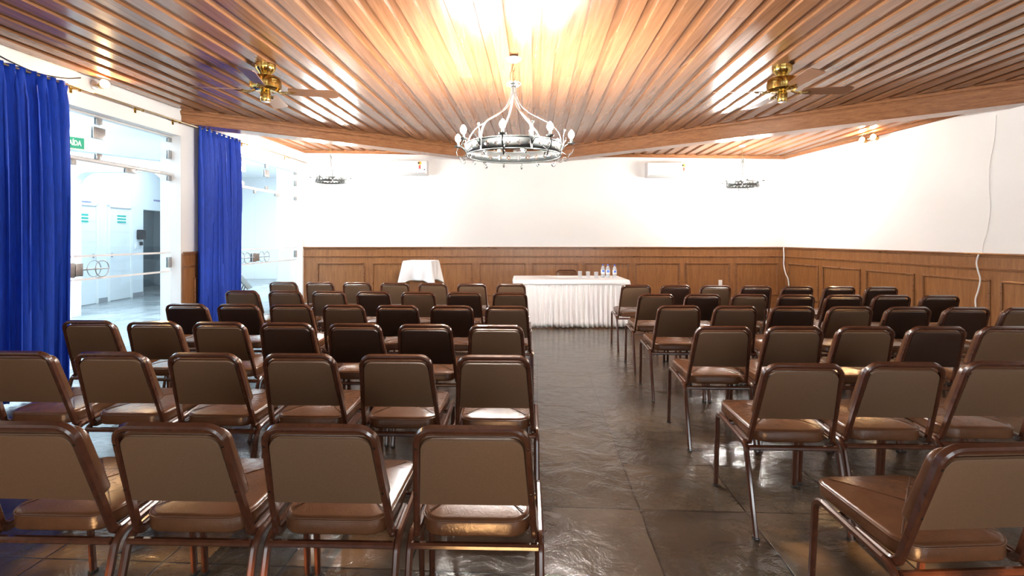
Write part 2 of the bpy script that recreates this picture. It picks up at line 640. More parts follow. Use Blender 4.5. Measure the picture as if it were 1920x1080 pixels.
# ceiling: alternating raised and recessed boards
P = 0.205
RAISE, WRD = 0.022, 0.122
def board(mb, u0, u1, fy0, fy1, z0f, th):
    pts = []
    for (u, f) in ((u0, fy0), (u1, fy0), (u1, fy1), (u0, fy1)):
        y = f(u)
        pts.append((u + SK * y, y))
    if pts[3][1] - pts[0][1] < 0.02 and pts[2][1] - pts[1][1] < 0.02:
        return
    mb.hexa([(x, y, z0f(x)) for x, y in pts], [(x, y, z0f(x) + th) for x, y in pts])
def frontY(u):
    # where the board axis (u + SK*y, y) meets the middle of the V beam
    ya = (u - 0.147 + 1.2125 * 10.1 - 1.2125 * 0.15) / (1.2125 - SK)
    yb = (0.147 + 1.183 * 10.1 + 1.183 * 0.15 - u) / (1.183 + SK)
    return min(10.02, ya, yb)
mr, mc = MB(), MB()
k = -28
while k < 40:
    u = k * P + 0.055
    k += 1
    a, b = u, u + WRD
    if b < -4.62 or a > 6.5:
        continue
    # split raised boards into two or three lengths with visible butt joints
    cuts = sorted(random.sample([-0.9, 1.1, 2.3, 3.0, 3.9, 4.6, 5.3, 6.1, 6.9], 1))
    lo = lambda u: YR
    prev = lo
    for c in cuts:
        fc = (lambda cc: (lambda u: min(cc, frontY(u))))(c)
        board(mr, a, b, prev, fc, CZ, 0.03)
        prev = (lambda cc: (lambda u: min(cc + 0.003, frontY(u))))(c)
    board(mr, a, b, prev, frontY, CZ, 0.03)
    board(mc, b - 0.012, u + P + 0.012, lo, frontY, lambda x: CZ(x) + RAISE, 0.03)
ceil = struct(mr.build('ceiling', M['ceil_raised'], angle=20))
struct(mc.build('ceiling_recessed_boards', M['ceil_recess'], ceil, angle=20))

mr, mc = MB(), MB()
def backY(u): return 10.0
def rearL(u): return (u - 0.147 + 1.2125 * 10.1 + 1.2125 * 0.2) / (1.2125 - SK)
def rearR(u): return (0.147 + 1.183 * 10.1 - 1.183 * -0.2 - u) / (1.183 + SK)
def clampY(f): return lambda u: min(10.0, max(f(u), 4.0))
k = -28
while k < 40:
    u = k * P + 0.055
    k += 1
    a, b = u, u + WRD
    if b < -4.62 or a > 6.0:
        continue
    f = rearL if a < -0.2 else rearR
    board(mr, a, b, clampY(f), backY, LZ, 0.03)
    board(mc, b - 0.012, u + P + 0.012, clampY(f), backY, lambda x: LZ(x) + RAISE, 0.03)
ceil2 = struct(mr.build('ceiling_corner', M['ceil_raised'], angle=20))
struct(mc.build('ceiling_corner_recessed_boards', M['ceil_recess'], ceil2, angle=20))
m = MB(); m.span((-4.75, YR - 0.2, 3.36), (6.6, YB + 0.2, 3.5))
struct(m.build('ceiling_slab', M['wall']))

# beams (the V meets at the back wall)
def beam(name, f, yside, xs0, xs1):
    m = MB()
    y0 = yside
    sgn = 1 if f is beamL else -1
    if f is beamL:
        A = (beamL(6.49), 6.49); B = (beamL(10.01), 10.01)
        C = (beamL(10.01 - BT), 10.01); D = (WL(6.85) - 0.02, 6.51 + BT)
    else:
        A = (beamR(5.42), 5.42); B = (beamR(10.01), 10.01)
        C = (beamR(10.01 - BT), 10.01); D = (WR(5.8) + 0.02, 5.43 + BT)
    m.hexa([(x, y, BZ) for x, y in (A, B, C, D)], [(x, y, 3.35) for x, y in (A, B, C, D)])
    # beads along the top of the face and a lower edge strip
    d = V((B[0] - A[0], B[1] - A[1], 0)).normalized()
    n = V((d.y, -d.x, 0)) if f is beamL else V((-d.y, d.x, 0))
    if n.y > 0:
        n = -n
    for (off, zz, hh) in ((0.012, -0.022, 0.040), (0.006, -0.052, 0.016)):
        p0 = V((A[0], A[1], CZ(A[0]) + zz)) + n * (off / 2)
        p1 = V((B[0], B[1], CZ(B[0]) + zz)) + n * (off / 2)
        m.sweep([p0, p1], hh, off + 0.01, (0, 0, 1))
    p0 = V((A[0], A[1], BZ + 0.008)) + n * 0.003
    p1 = V((B[0], B[1], BZ + 0.008)) + n * 0.003
    m.sweep([p0, p1], 0.018, 0.014, (0, 0, 1))
    return struct(m.build(name, M['beam'], angle=25))
beam('trim_1', beamL, 0, 0, 0)
beam('trim_2', beamR, 0, 0, 0)

# moulding round the corner ceilings
m = MB()
def mould_line(p, q):
    m.sweep([p, q], 0.055, 0.035, (0, 0, 1))
    m.sweep([V(p) + V((0, 0, 0.03)), V(q) + V((0, 0, 0.03))], 0.03, 0.06, (0, 0, 1))
xa = -0.41; xb = 0.69
mould_line((WL(10) + 0.01, 9.985, LZ(-4.06) - 0.022), (xa, 9.985, LZ(xa) - 0.022))
mould_line((xb, 9.985, LZ(xb) - 0.022), (WR(10) - 0.01, 9.985, LZ(5.33) - 0.022))
mould_line((WL(6.9) + 0.015, 6.9, LZ(-4.2) - 0.022), (WL(10) + 0.015, 9.99, LZ(-4.06) - 0.022))
mould_line((WR(5.8) - 0.015, 5.8, LZ(5.64) - 0.022), (WR(10) - 0.015, 9.99, LZ(5.33) - 0.022))
struct(m.build('trim_3', M['beam'], angle=25))

# ------------------------------------------------------------------ wainscot
HW = 1.228
def panel_frame(mb, o, du, dn, u0, u1, z0, z1, w=0.026, d=0.019):
    # raised picture-frame moulding on a wall: o origin, du along, dn towards the room
    o, du, dn = V(o), V(du), V(dn)
    c = [o + du * u0 + V((0, 0, z0)), o + du * u1 + V((0, 0, z0)), o + du * u1 + V((0, 0, z1)), o + du * u0 + V((0, 0, z1))]
    for i in range(4):
        p, q = c[i] + dn * d / 2, c[(i + 1) % 4] + dn * d / 2
        e = (q - p).normalized() * (w / 2)
        mb.sweep([p - e, q + e], d + 0.004, w, dn, cham=0.3)
        p2 = p + dn * d * 0.45; q2 = q + dn * d * 0.45
        mb.sweep([p2, q2], 0.008, w * 0.45, dn, cham=0.3)
def wains(name, o, du, dn, L, panels, z0=0.29, z1=0.905):
    o, du, dn = V(o), V(du), V(dn)
    m = MB()
    def slab(u0, u1, za, zb, t, bev=0):
        m.hexa([o + du * u0 + V((0, 0, za)), o + du * u1 + V((0, 0, za)), o + du * u1 + dn * t + V((0, 0, za)), o + du * u0 + dn * t + V((0, 0, za))],
               [o + du * u0 + V((0, 0, zb)), o + du * u1 + V((0, 0, zb)), o + du * u1 + dn * t + V((0, 0, zb)), o + du * u0 + dn * t + V((0, 0, zb))])
    slab(0, L, 0.0, HW - 0.02, 0.018)
    slab(0, L, 0.0, 0.14, 0.030)
    root = struct(m.build(name, M['wains']))
    f = MB()
    def rail(z, h, t):
        p = o + dn * (0.018 + t / 2) + V((0, 0, z)); q = p + du * L
        f.sweep([p, q], h, t, (0, 0, 1), cham=0.3)
    rail(HW - 0.012, 0.026, 0.030); rail(HW - 0.035, 0.022, 0.014)
    rail(1.045, 0.022, 0.018); rail(1.028, 0.014, 0.010)
    rail(0.15, 0.02, 0.016)
    for (a, b) in panels:
        panel_frame(f, o + dn * 0.018, du, dn, a, b, z0, z1)
    f.build('moulding', M['mould'], root)
    return root
pb = [(597, 683), (700, 785), (800, 885), (900, 984), (999, 1084), (1097, 1178), (1192, 1273), (1286, 1366), (1379, 1456)]
x0 = WL(10) - 0.02
wains('trim_4', (x0, 10.0, 0), (1, 0, 0), (0, -1, 0), WR(10) + 0.02 - x0, [((a - 960) / 96.0 - x0, (b - 960) / 96.0 - x0) for a, b in pb])
dr = V((-0.073, 1, 0)).normalized()
nr = V((-1, -0.073, 0)).normalized()
ybR = 9.985
def rY(px): return 6.063 / ((px - 960) / 960.0 + 0.073)
pr = [(1482, 1536), (1546, 1615), (1628, 1717), (1735, 1860)]
ur = []
for a, b in pr:
    ur.append(((ybR - rY(a)), (ybR - rY(b))))
while ur[-1][1] < 12:
    a = ur[-1][1] + 0.14
    ur.append((a, a + 0.87))
ur = [u for u in ur if u[1] < 12.8]
wains('trim_5', (WR(ybR), ybR, 0), -dr, nr, 12.9, ur)
dl = V((0.0417, 1, 0)).normalized()
nl = V((1, -0.0417, 0)).normalized()
wains('trim_6', V((WL(6.51), 6.51, 0)), dl, nl, 0.48, [(0.22, 0.42)], 0.25, 0.87)
wains('trim_7', V((WL(-2.98), -2.98, 0)), dl, nl, 6.68, [(0.2 + i * 1.05, 1.05 + i * 1.05) for i in range(6)])

# ------------------------------------------------------------------ left wall: glass doors
GX = -0.13
def gpt(y, z, off=0.0): return V((WL(y) + GX + off, y, z))
def glass_doors(name, ya, yb, leaf, tsplit, label):
    root = thing(name, label, 'glass door', (WL(ya) + GX, ya, 0), 0, None, 'structure')
    base = V((WL(ya) + GX, ya, 0))
    zt = 2.215
    def L(p): return V(p) - base
    def pane(nm, y0, y1, z0, z1, par=root):
        m = MB()
        a, b = gpt(y0 + 0.003, 0), gpt(y1 - 0.003, 0)
        t = nl * 0.005
        m.hexa([L(a - t) + V((0, 0, z0)), L(a + t) + V((0, 0, z0)), L(b + t) + V((0, 0, z0)), L(b - t) + V((0, 0, z0))],
               [L(a - t) + V((0, 0, z1)), L(a + t) + V((0, 0, z1)), L(b + t) + V((0, 0, z1)), L(b - t) + V((0, 0, z1))])
        return m.build(nm, M['pane'], par)
    def stripe(y0, y1, z, par):
        m = MB()
        a, b = gpt(y0 + 0.004, z), gpt(y1 - 0.004, z)
        m.sweep([L(a + nl * 0.0065), L(b + nl * 0.0065)], 0.022, 0.002, (0, 0, 1), cham=0.1)
        return m.build('frosted_stripe', M['stripe'], par)
    ys = [ya] + list(leaf) + [yb]
    for y0, y1 in zip(ys, ys[1:]):
        p = pane('glass_leaf', y0, y1, 0.01, zt - 0.02)
        stripe(y0, y1, 1.222, p)
        stripe(y0, y1, 0.985, p)
    ts = [ya] + list(tsplit) + [yb]
    for y0, y1 in zip(ts, ts[1:]):
        pane('transom_pane', y0, y1, zt + 0.02, DH - 0.004)
    m = MB(); m.sweep([L(gpt(ya, zt)), L(gpt(yb, zt))], 0.045, 0.045, (0, 0, 1))
    m.build('transom_bar', M['alu'], root)
    m = MB()
    m.sweep([L(gpt(ya, DH - 0.012)), L(gpt(yb, DH - 0.012))], 0.022, 0.035, (0, 0, 1))
    m.build('head_channel', M['alu'], root)
    def clip(y, z, w, h):
        m = MB()
        c = gpt(y, z)
        for s in (1, -1):
            m.box(L(c + nl * (0.011 * s)), (0.012, w, h), Matrix.Rotation(-0.0417, 3, 'Z'), 0.003)
        m.build('patch_fitting', M['steel'], root)
    for t in tsplit:
        clip(t, DH - 0.06, 0.075, 0.07)
        clip(t, zt + 0.30, 0.15, 0.12)
        clip(t, zt + 0.055, 0.075, 0.06)
    for yy in (ya + 0.03, yb - 0.03):
        clip(yy, DH - 0.055, 0.06, 0.05)
        clip(yy, DH - 0.24, 0.06, 0.11)
        clip(yy, zt - 0.055, 0.06, 0.06)
        clip(yy, 1.10, 0.06, 0.13)
    for yy in (leaf[0], leaf[-1]):
        clip(yy - 0.02, zt - 0.04, 0.16, 0.055)
    ym = leaf[len(leaf) // 2]
    clip(ym, zt - 0.045, 0.06, 0.06)
    # lock box with two ring handles
    lk = MB()
    for s in (1, -1):
        lk.box(L(gpt(ym - 0.055, 1.085) + nl * 0.020 * s), (0.022, 0.10, 0.15), Matrix.Rotation(-0.0417, 3, 'Z'), 0.004)
        lk.box(L(gpt(ym + 0.045, 1.085) + nl * 0.020 * s), (0.022, 0.085, 0.13), Matrix.Rotation(-0.0417, 3, 'Z'), 0.004)
    lko = lk.build('lock', M['steel'], root)
    for sgn in (1, -1):
        h = MB()
        c = L(gpt(ym + 0.30 * sgn, 1.085))
        for s in (1, -1):
            pts = []
            for i in range(28):
                a = 2 * PI * i / 28
                pts.append(c + nl * 0.045 * s + dl * (0.085 * math.cos(a)) + V((0, 0, 0.085 * math.sin(a))))
            h.tube(pts, 0.005, 8, True)
            h.tube([c + nl * 0.045 * s - dl * 0.21 * sgn, c + nl * 0.045 * s + dl * 0.085 * sgn], 0.006, 8)
        for t in (-0.2, 0.0):
            h.tube([c - nl * 0.05 + dl * t * sgn, c + nl * 0.05 + dl * t * sgn], 0.009, 8)
        h.build('ring_handle', M['steel'], root)
    return root
glass_doors('door_1', 3.74, 6.50, (4.37, 5.12, 5.87), (4.50, 5.42), 'near frameless glass double door between the two blue curtains')
glass_doors('door_2', 7.00, 9.93, (7.72, 8.465, 9.22), (8.10, 8.83), 'far frameless glass double door by the back corner')

# ------------------------------------------------------------------ curtains, rod
RODZ = 2.852
def rodp(y, z=RODZ): return V((WL(y) + 0.09, y, z))
def curtain(y0, y1, pleats, seed, label):
    rnd = random.Random(seed)
    ph = [rnd.uniform(-0.5, 0.5) for _ in range(pleats + 2)]
    am = [rnd.uniform(0.7, 1.25) for _ in range(pleats + 2)]
    rows = []
    nz, ns = 34, pleats * 10
    H = RODZ - 0.035
    root = thing('curtain', label, 'curtain', (WL(y0) + 0.09, y0, 0), 0, 'blue floor-length curtains on the left wall')
    base = V((WL(y0) + 0.09, y0, 0))
    for j in range(nz + 1):
        t = j / nz
        z = 0.035 + (H + 0.018) * (1 - t ** 1.1)
        row = []
        head = max(0.0, 1 - t / 0.07)
        for i in range(ns + 1):
            s = i / ns
            q = s * pleats
            kk = int(q)
            a = am[kk] * (1 - (q - kk)) + am[kk + 1] * (q - kk)
            p = ph[kk] * (1 - (q - kk)) + ph[kk + 1] * (q - kk)
            amp = (0.042 + 0.022 * min(1, t * 3)) * a * (1 - 0.45 * head)
            w = math.sin(2 * PI * q + p + 0.35 * math.sin(3 * t + kk))
            w2 = math.sin(2 * PI * q * 3.0 + 1.3 + p) * 0.35 * head + math.sin(4 * PI * q + 3 * p) * 0.15
            y = y0 + (y1 - y0) * s + 0.018 * math.sin(2 * PI * q * 2 + p) * (1 - head) + 0.03 * math.sin(2.2 * t + p) * (t > 0.1) * math.sin(PI * s)
            x = amp * (w + w2)
            pt = base + nl * x
            row.append(V((pt.x + 0.0417 * (y - y0), y, z)) - base)
        rows.append(row)
    m = MB(); m.grid(rows)
    o = m.build('drape', M['curtain'], root, 80)
    md = o.modifiers.new('thickness', 'SOLIDIFY'); md.thickness = 0.004
    return root
curtain(3.45, 4.83, 15, 3, 'blue curtain at the left edge, the wider one nearest the camera')
curtain(6.70, 7.64, 9, 5, 'narrower blue curtain gathered between the two glass doors')
m = MB()
rb = rodp(0.0)
rod = thing('curtain_rod', 'thin bronze curtain rod along the left wall above the glass doors', 'curtain rod', rodp(2.4))
m.tube([rodp(2.4) - rodp(2.4), rodp(9.9) - rodp(2.4)], 0.009, 8)
m.build('rod', M['bronze'], rod)
for y in (2.6, 4.95, 5.75, 6.35, 7.85, 9.2):
    b = MB()
    p = rodp(y) - rodp(2.4)
    b.box(p + V((-0.045, 0, 0)), (0.09, 0.014, 0.014))
    b.box(p + V((-0.086, 0, -0.01)), (0.006, 0.028, 0.06))
    b.box(p + V((0, 0, -0.012)), (0.014, 0.016, 0.03))
    b.build('bracket', M['brass'], rod)

# ------------------------------------------------------------------ lobby beyond the doors
def LWX(y): return -8.35 - 0.05 * y
m = MB()
def fw(y0, y1, z0, z1):
    m.hexa([(LWX(y0) - 0.2, y0, z0), (LWX(y0), y0, z0), (LWX(y1), y1, z0), (LWX(y1) - 0.2, y1, z0)],
           [(LWX(y0) - 0.2, y0, z1), (LWX(y0), y0, z1), (LWX(y1), y1, z1), (LWX(y1) - 0.2, y1, z1)])
fw(-0.5, 12.46, 0, 3.5); fw(13.7, 17.5, 0, 3.5); fw(12.46, 13.7, 2.09, 3.5)
struct(m.build('wall_lobby_far', M['lobby_wall']))
m = MB(); m.span((-12, -0.7, 0), (-4.7, -0.5, 3.5)); struct(m.build('wall_lobby_near_end', M['lobby_wall']))
m = MB(); m.span((-12, 17.5, 0), (-4.0, 17.7, 3.5)); struct(m.build('wall_lobby_far_end', M['lobby_wall']))
m = MB(); m.span((-4.25, 10.2, 0), (-4.05, 17.5, 3.5)); struct(m.build('wall_lobby_side', M['lobby_wall']))
m = MB()
m.hexa([(-5.5, 9.2, 0), (-5.3, 9.2, 0), (-8.9, 15.6, 0), (-9.1, 15.6, 0)], [(-5.5, 9.2, 3.45), (-5.3, 9.2, 3.45), (-8.9, 15.6, 3.45), (-9.1, 15.6, 3.45)])
struct(m.build('wall_lobby_light_divider', M['lobby_wall']))  # added wall, keeps the far lobby fill off the arch side
m = MB(); m.span((-12, -0.7, 3.45), (-4.7, 17.7, 3.6)); struct(m.build('ceiling_lobby', M['lobby_wall']))
m = MB(); m.span((-10.6, 12.28, 0), (-9.14, 12.45, 2.6)); m.span((-10.6, 15.0, 0), (-9.26, 15.1, 2.6)); m.span((-10.6, 12.4, 0), (-10.5, 15.1, 2.6)); m.span((-10.6, 12.28, 2.5), (-9.14, 15.1, 2.6))
struct(m.build('wall_lobby_recess', M['doorway']))
# bulkhead with a flat underside
m = MB()
pl = [(-6.93, 4.686), (-5.23, 7.60), (-5.10, 7.82), (-5.27, 7.93), (-7.06, 4.76)]
m.hexa([(x, y, 2.56) for x, y in pl], [(x, y, 3.46) for x, y in pl])
struct(m.build('trim_8', M['lobby_wall']))
# round-cornered opening in the far side of the bulkhead
m = MB()
xl, xr, zt, r = -7.74, -6.12, 2.57, 0.30
outer = [(-8.85, 0), (-8.85, 3.45), (-4.6, 3.45), (-4.6, 0)]
inner = [(xl, 0)] + [(xl + r - r * math.cos(a), zt - r + r * math.sin(a)) for a in [PI / 2 * i / 8 for i in range(9)]] \
      + [(xr - r + r * math.sin(a), zt - r + r * math.cos(a)) for a in [PI / 2 * i / 8 for i in range(9)]] + [(xr, 0)]
m.span((-8.85, 9.0, 0), (xl, 9.2, 3.45))
m.span((xr, 9.0, 0), (-5.3, 9.2, 3.45))
for (xa_, za_), (xb_, zb_) in zip(inner[1:-1], inner[2:-1]):
    if xb_ - xa_ > 1e-4:
        m.hexa([(xa_, 9.0, za_), (xb_, 9.0, zb_), (xb_, 9.2, zb_), (xa_, 9.2, za_)], [(xa_, 9.0, 3.45), (xb_, 9.0, 3.45), (xb_, 9.2, 3.45), (xa_, 9.2, 3.45)])
struct(m.build('wall_lobby_arch', M['lobby_wall']))

dlob = V((-0.05, 1, 0)).normalized()
nlob = V((1, 0.05, 0)).normalized()
RZL = math.atan(0.05)
def lob(y, z, off=0.0): return V((LWX(y), y, z)) + nlob * off
def lobby_door(name, y0, y1, top, handle_far):
    base = lob(y0, 0, 0)
    root = thing(name, None, None, base, RZL, None, 'structure')
    w = y1 - y0
    m = MB(); m.span((0, 0.0, 0.01), (0.02, w, top)); 
    for i in range(1, 9):
        m.span((0.02, 0.03, 0.22 * i), (0.023, w - 0.03, 0.22 * i + 0.006))
    m.build('leaf', M['lobby_door'], root)
    f = MB()
    f.span((0, -0.06, 0), (0.035, 0.0, top + 0.05)); f.span((0, w, 0), (0.035, w + 0.06, top + 0.05)); f.span((0, -0.06, top), (0.035, w + 0.06, top + 0.05))
    f.build('door_frame', M['white'], root)
    g = MB(); g.span((0.018, 0, top - 0.008), (0.036, w, top + 0.006)); g.span((0.0, 0, 0.0), (0.022, w, 0.014)); g.build('shadow_gap', M['greyline'], root)
    h = MB()
    yh = w - 0.07 if handle_far else 0.07
    s = -1 if handle_far else 1
    h.tube([(0.02, yh, 1.02), (0.07, yh, 1.02), (0.07, yh + 0.12 * s, 1.02)], 0.009, 8)
    h.box((0.024, yh, 1.02), (0.008, 0.04, 0.09))
    h.build('door_handle', M['steel'], root)
    return root
lobby_door('door_3', 10.36, 10.92, 2.08, True)
lobby_door('door_4', 11.32, 11.98, 2.08, False)
m = MB(); m.span((0, 0, 0), (0.02, 0.28, 0.10)); b = m.build('baseboard_lobby', M['greyline']); b.location = lob(10.99, 0); b.rotation_euler[2] = RZL; struct(b)
m = MB(); m.span((0, 0, 0), (0.02, 0.36, 0.10)); b = m.build('baseboard_lobby', M['greyline']); b.location = lob(12.06, 0); b.rotation_euler[2] = RZL; struct(b)
# grey double door inside the dark doorway
root = thing('door_5', None, None, (-10.48, 12.45, 0), 0, None, 'structure')
for i in range(2):
    m = MB(); m.span((0, 0.02 + 0.64 * i, 0.01), (0.03, 0.64 + 0.64 * i, 2.05)); m.span((0.03, 0.10 + 0.64 * i, 0.2), (0.04, 0.56 + 0.64 * i, 1.9)); m.build('leaf', M['doorway'], root)
m = MB(); m.span((0, -0.04, 2.05), (0.06, 1.36, 2.12)); m.build('door_frame', M['greyline'], root)

def plaque(y, z, label):
    t = thing('door_plaque', label, 'sign', lob(y, z, 0.022), RZL, None)
    m = MB(); m.span((0, -0.15, -0.10), (0.006, 0.15, 0.10)); m.build('plate', M['white'], t)
    for k in (-1, 0, 1):
        m = MB(); m.span((0.006, -0.14, 0.068 * k - 0.020), (0.009, 0.14, 0.068 * k + 0.020)); m.build('green_band', M['teal'], t)
    return t
plaque(10.56, 1.815, 'green and white striped plaque on the left white lobby door')
plaque(11.68, 1.83, 'green and white striped plaque on the right white lobby door')
def lettering(y, z, label, size):
    t = thing('door_lettering', label, 'sign', lob(y, z, 0.004), RZL)
    text_mesh('letters', 'ESTACIONAMENTO', size, M['purple'], t, (0.003, 0, 0), (PI / 2, 0, PI / 2), 0.002)
lettering(10.60, 2.155, 'small blue lettering above the left white lobby door', 0.048)
lettering(13.08, 2.34, 'small blue lettering above the dark grey lobby doorway', 0.055)
t = thing('wall_dispenser', 'dark grey box on the lobby wall beside the dark doorway', 'dispenser', lob(12.30, 1.48, 0.0), RZL)
m = MB(); m.span((0, -0.09, -0.12), (0.12, 0.09, 0.12), 0.03); m.build('housing', M['black'], t)
m = MB(); m.span((0.0, 0.02, -0.26), (0.05, 0.08, -0.17), 0.01); m.build('spout', M['black'], t)
for i, (yy, lb) in enumerate(((12.02, 'left white switch plate below the dark grey box in the lobby'), (12.18, 'right white switch plate below the dark grey box in the lobby'))):
    m = MB(); m.span((0, -0.04, -0.06), (0.012, 0.04, 0.06), 0.004); m.span((0.012, -0.012, -0.025), (0.018, 0.012, 0.025))
    o = tag(m.build('switch_plate', M['plastic']), lb, 'switch')
    o.location = lob(yy, 1.20); o.rotation_euler[2] = RZL
# exit sign on the slanted bulkhead face
bd = V((-5.23 + 6.35, 7.60 - 5.68, 0)).normalized()
bn = V((bd.y, -bd.x, 0))
yaw = math.atan2(bd.y, bd.x)
ps = V((-5.72, 6.76, 2.655))
t = thing('exit_sign', 'green exit sign reading SAÍDA behind the near glass door', 'sign', ps + bn * 0.002 - bd * 0.035, yaw)
m = MB(); m.span((-0.33, -0.014, -0.086), (0.10, 0.0, 0.086)); m.build('border', M['cream'], t)
m = MB(); m.span((-0.316, -0.018, -0.072), (0.086, -0.012, 0.072)); m.build('green_panel', M['green'], t)
text_mesh('letters', 'SAÍDA', 0.092, M['cream'], t, (0.055, -0.019, -0.005), (PI / 2, 0, 0), 0.003, 0.002, 'RIGHT').scale.x = 0.62
# tilted grey panel seen through the far door
t = thing('folding_stand', 'dark grey tilted panel with a slanting strut behind the far glass door', 'stand', (-4.86, 9.30, 0), 0.25)
rx = Matrix.Rotation(math.radians(28), 3, 'Y')
m = MB(); m.box((0, 0, 0.60), (0.02, 0.34, 0.30), Matrix.Rotation(math.radians(-38), 3, 'Y'), 0.006); m.build('panel', M['slate_grey'], t)
m = MB(); m.sweep([(-0.12, -0.05, 0.56), (0.20, -0.05, 0.0)], 0.035, 0.02, (0, 1, 0)); m.build('strut', M['slate_grey'], t)
m = MB(); m.sweep([(0.02, 0.10, 0.58), (-0.22, 0.10, 0.0)], 0.03, 0.02, (0, 1, 0)); m.build('strut', M['slate_grey'], t)
m = MB(); m.sweep([(0.02, -0.12, 0.58), (-0.22, -0.12, 0.0)], 0.03, 0.02, (0, 1, 0)); m.build('strut', M['slate_grey'], t)

# ------------------------------------------------------------------ chairs
def outline(hw0, hw1, y0, y1, r0, r1, ins, n=6):
    # rounded trapezoid, y0 end half width hw0, y1 end half width hw1
    hw0, hw1, y0, y1 = hw0 - ins, hw1 - ins, y0 + ins, y1 - ins
    r0, r1 = max(r0 - ins, 0.004), max(r1 - ins, 0.004)
    pts = []
    for (cx, cy, r, a0) in ((hw0 - r0, y0 + r0, r0, -PI / 2), (hw1 - r1, y1 - r1, r1, 0), (-hw1 + r1, y1 - r1, r1, PI / 2), (-hw0 + r0, y0 + r0, r0, PI)):
        for i in range(n + 1):
            a = a0 + PI / 2 * i / n
            pts.append((cx + r * math.cos(a), cy + r * math.sin(a)))
    return pts
def cushion(mb, hw0, hw1, y0, y1, r0, r1, th, edge, dome, xf, n=6):
    rings = []
    def ring(ins, z):
        rings.append([xf(x, y, z) for x, y in outline(hw0, hw1, y0, y1, r0, r1, ins, n)])
    e = edge
    for k in range(4):
        a = PI / 2 * k / 3
        ring(e * 0.7 * (1 - math.sin(a)), e * 0.7 * (1 - math.cos(a)))
    for k in range(5):
        a = PI / 2 * k / 4
        ring(e * (1 - math.cos(a)), th - e + e * math.sin(a))
    mw = min(hw0, hw1)
    for f, d in ((0.25, 0.45), (0.5, 0.78), (0.75, 0.95), (0.93, 1.0)):
        ring(e + (mw - e) * f, th + dome * d)
    mb.loft(rings)

ROWR = -0.031
def make_chair(panel_mat):
    root = thing('stacking_chair', 'brown padded chair', 'chair')
    X = 0.2185
    for s in (-1, 1):
        pts = [(s * X, 0.245, 0.0), (s * X, 0.212, 0.432), (s * X, -0.165, 0.402), (s * X, -0.275, 0.0)]
        rp = round_poly(pts, [0, 0.045, 0.06, 0], 6)
        m = MB(); m.sweep(rp[:8], 0.023, 0.026, (1, 0, 0)); l = m.build('leg', M['frame'], root)
        c = MB(); c.box((s * X, 0.2445, 0.006), (0.026, 0.029, 0.012), None, 0.003); c.build('foot_cap', M['rubber'], l)
        m = MB(); m.sweep(rp[7:9], 0.023, 0.026, (1, 0, 0)); m.build('side_rail', M['frame'], root)
        m = MB(); m.sweep(rp[8:], 0.023, 0.026, (1, 0, 0)); l = m.build('leg', M['frame'], root)
        c = MB(); c.box((s * X, -0.272, 0.006), (0.026, 0.029, 0.012), None, 0.003); c.build('foot_cap', M['rubber'], l)
    for (y, z) in ((-0.178, 0.390), (0.12, 0.408)):
        m = MB(); m.sweep([(-X + 0.008, y, z), (X - 0.008, y, z)], 0.022, 0.024, (0, 0, 1)); m.build('cross_bar', M['frame'], root)
    # back frame: hooks under the seat, then up to a rounded top
    B, T = V((0, -0.150, 0.405)), V((0, -0.287, 0.817))
    pts = [(-0.198, 0.02, 0.412), (-0.198, B.y, B.z), (-0.172, T.y, T.z), (0.172, T.y, T.z), (0.198, B.y, B.z), (0.198, 0.02, 0.412)]
    m = MB(); m.sweep(round_poly(pts, [0, 0.035, 0.055, 0.055, 0.035, 0], 7), 0.021, 0.030, (1, 0, 0)); bf = m.build('back_frame', M['frame'], root)
    up = (T - B).normalized()
    nrm = V((0, up.z, -up.y))            # towards the sitter
    def bp(f): return B + (T - B) * f
    for s in (-1, 1):
        for f in (0.45, 0.86):
            hw = 0.198 - 0.026 * f
            c = bp(f) + V((s * hw, 0, 0)) - nrm * 0.0145
            sc = MB()
            sc.lathe([(0.0042, -0.002), (0.0042, 0.002), (0.002, 0.0028)], c, 8, True, (-nrm).to_track_quat('Z', 'Y').to_matrix())
            sc.build('screw', M['screw'], bf)
    f0, f1 = 0.335, 0.925
    Lh = (T - B).length
    def xb(off):
        return lambda x, y, z: V((x, 0, 0)) + B + up * y + nrm * (z + off)
    m = MB()
    cushion(m, 0.198 - 0.026 * f0 - 0.011, 0.172 - 0.009, Lh * f0, Lh * f1, 0.006, 0.042, 0.014, 0.003, 0.001, xb(-0.010), 5)
    m.build('back_panel', panel_mat, root)
    m = MB()
    cushion(m, 0.204 - 0.026 * f0, 0.177, Lh * (f0 - 0.01), Lh * 0.930, 0.02, 0.045, 0.040, 0.012, 0.006, xb(0.008), 6)
    m.build('backrest', M['seat'], root)
    # seat cushion
    tilt = 0.045
    def xs(x, y, z): return V((x, y, 0.410 + z + tilt * (y + 0.16)))
    m = MB()
    cushion(m, 0.186, 0.198, -0.166, 0.255, 0.075, 0.05, 0.062, 0.016, 0.012, xs, 7)
    se = m.build('seat', M['seat'], root, 60)
    m = MB()
    pp = [xs(x, y, 0.050) for x, y in outline(0.186, 0.198, -0.166, 0.255, 0.075, 0.05, 0.0008, 7)]
    m.tube(pp, 0.0036, 6, True, (0, 0, 1)); m.build('piping', M['seat'], se, 80)
    # X seams on the top
    m = MB()
    for s in (-1, 1):
        for (ya, yb) in ((-0.12, 0.05), (0.22, 0.05)):
            ps = []
            for k in range(7):
                f = k / 6
                x = s * 0.16 * (1 - f)
                d = max(abs(x) / 0.17, abs(ya + (yb - ya) * f - 0.05) / 0.19)
                ps.append(xs(x, ya + (yb - ya) * f, 0.0645 + 0.0105 * min(1, 1.25 * (1 - d * 0.85))))
            m.tube(ps, 0.0022, 5)
    m.build('seam', M['seat'], se, 80)
    return root

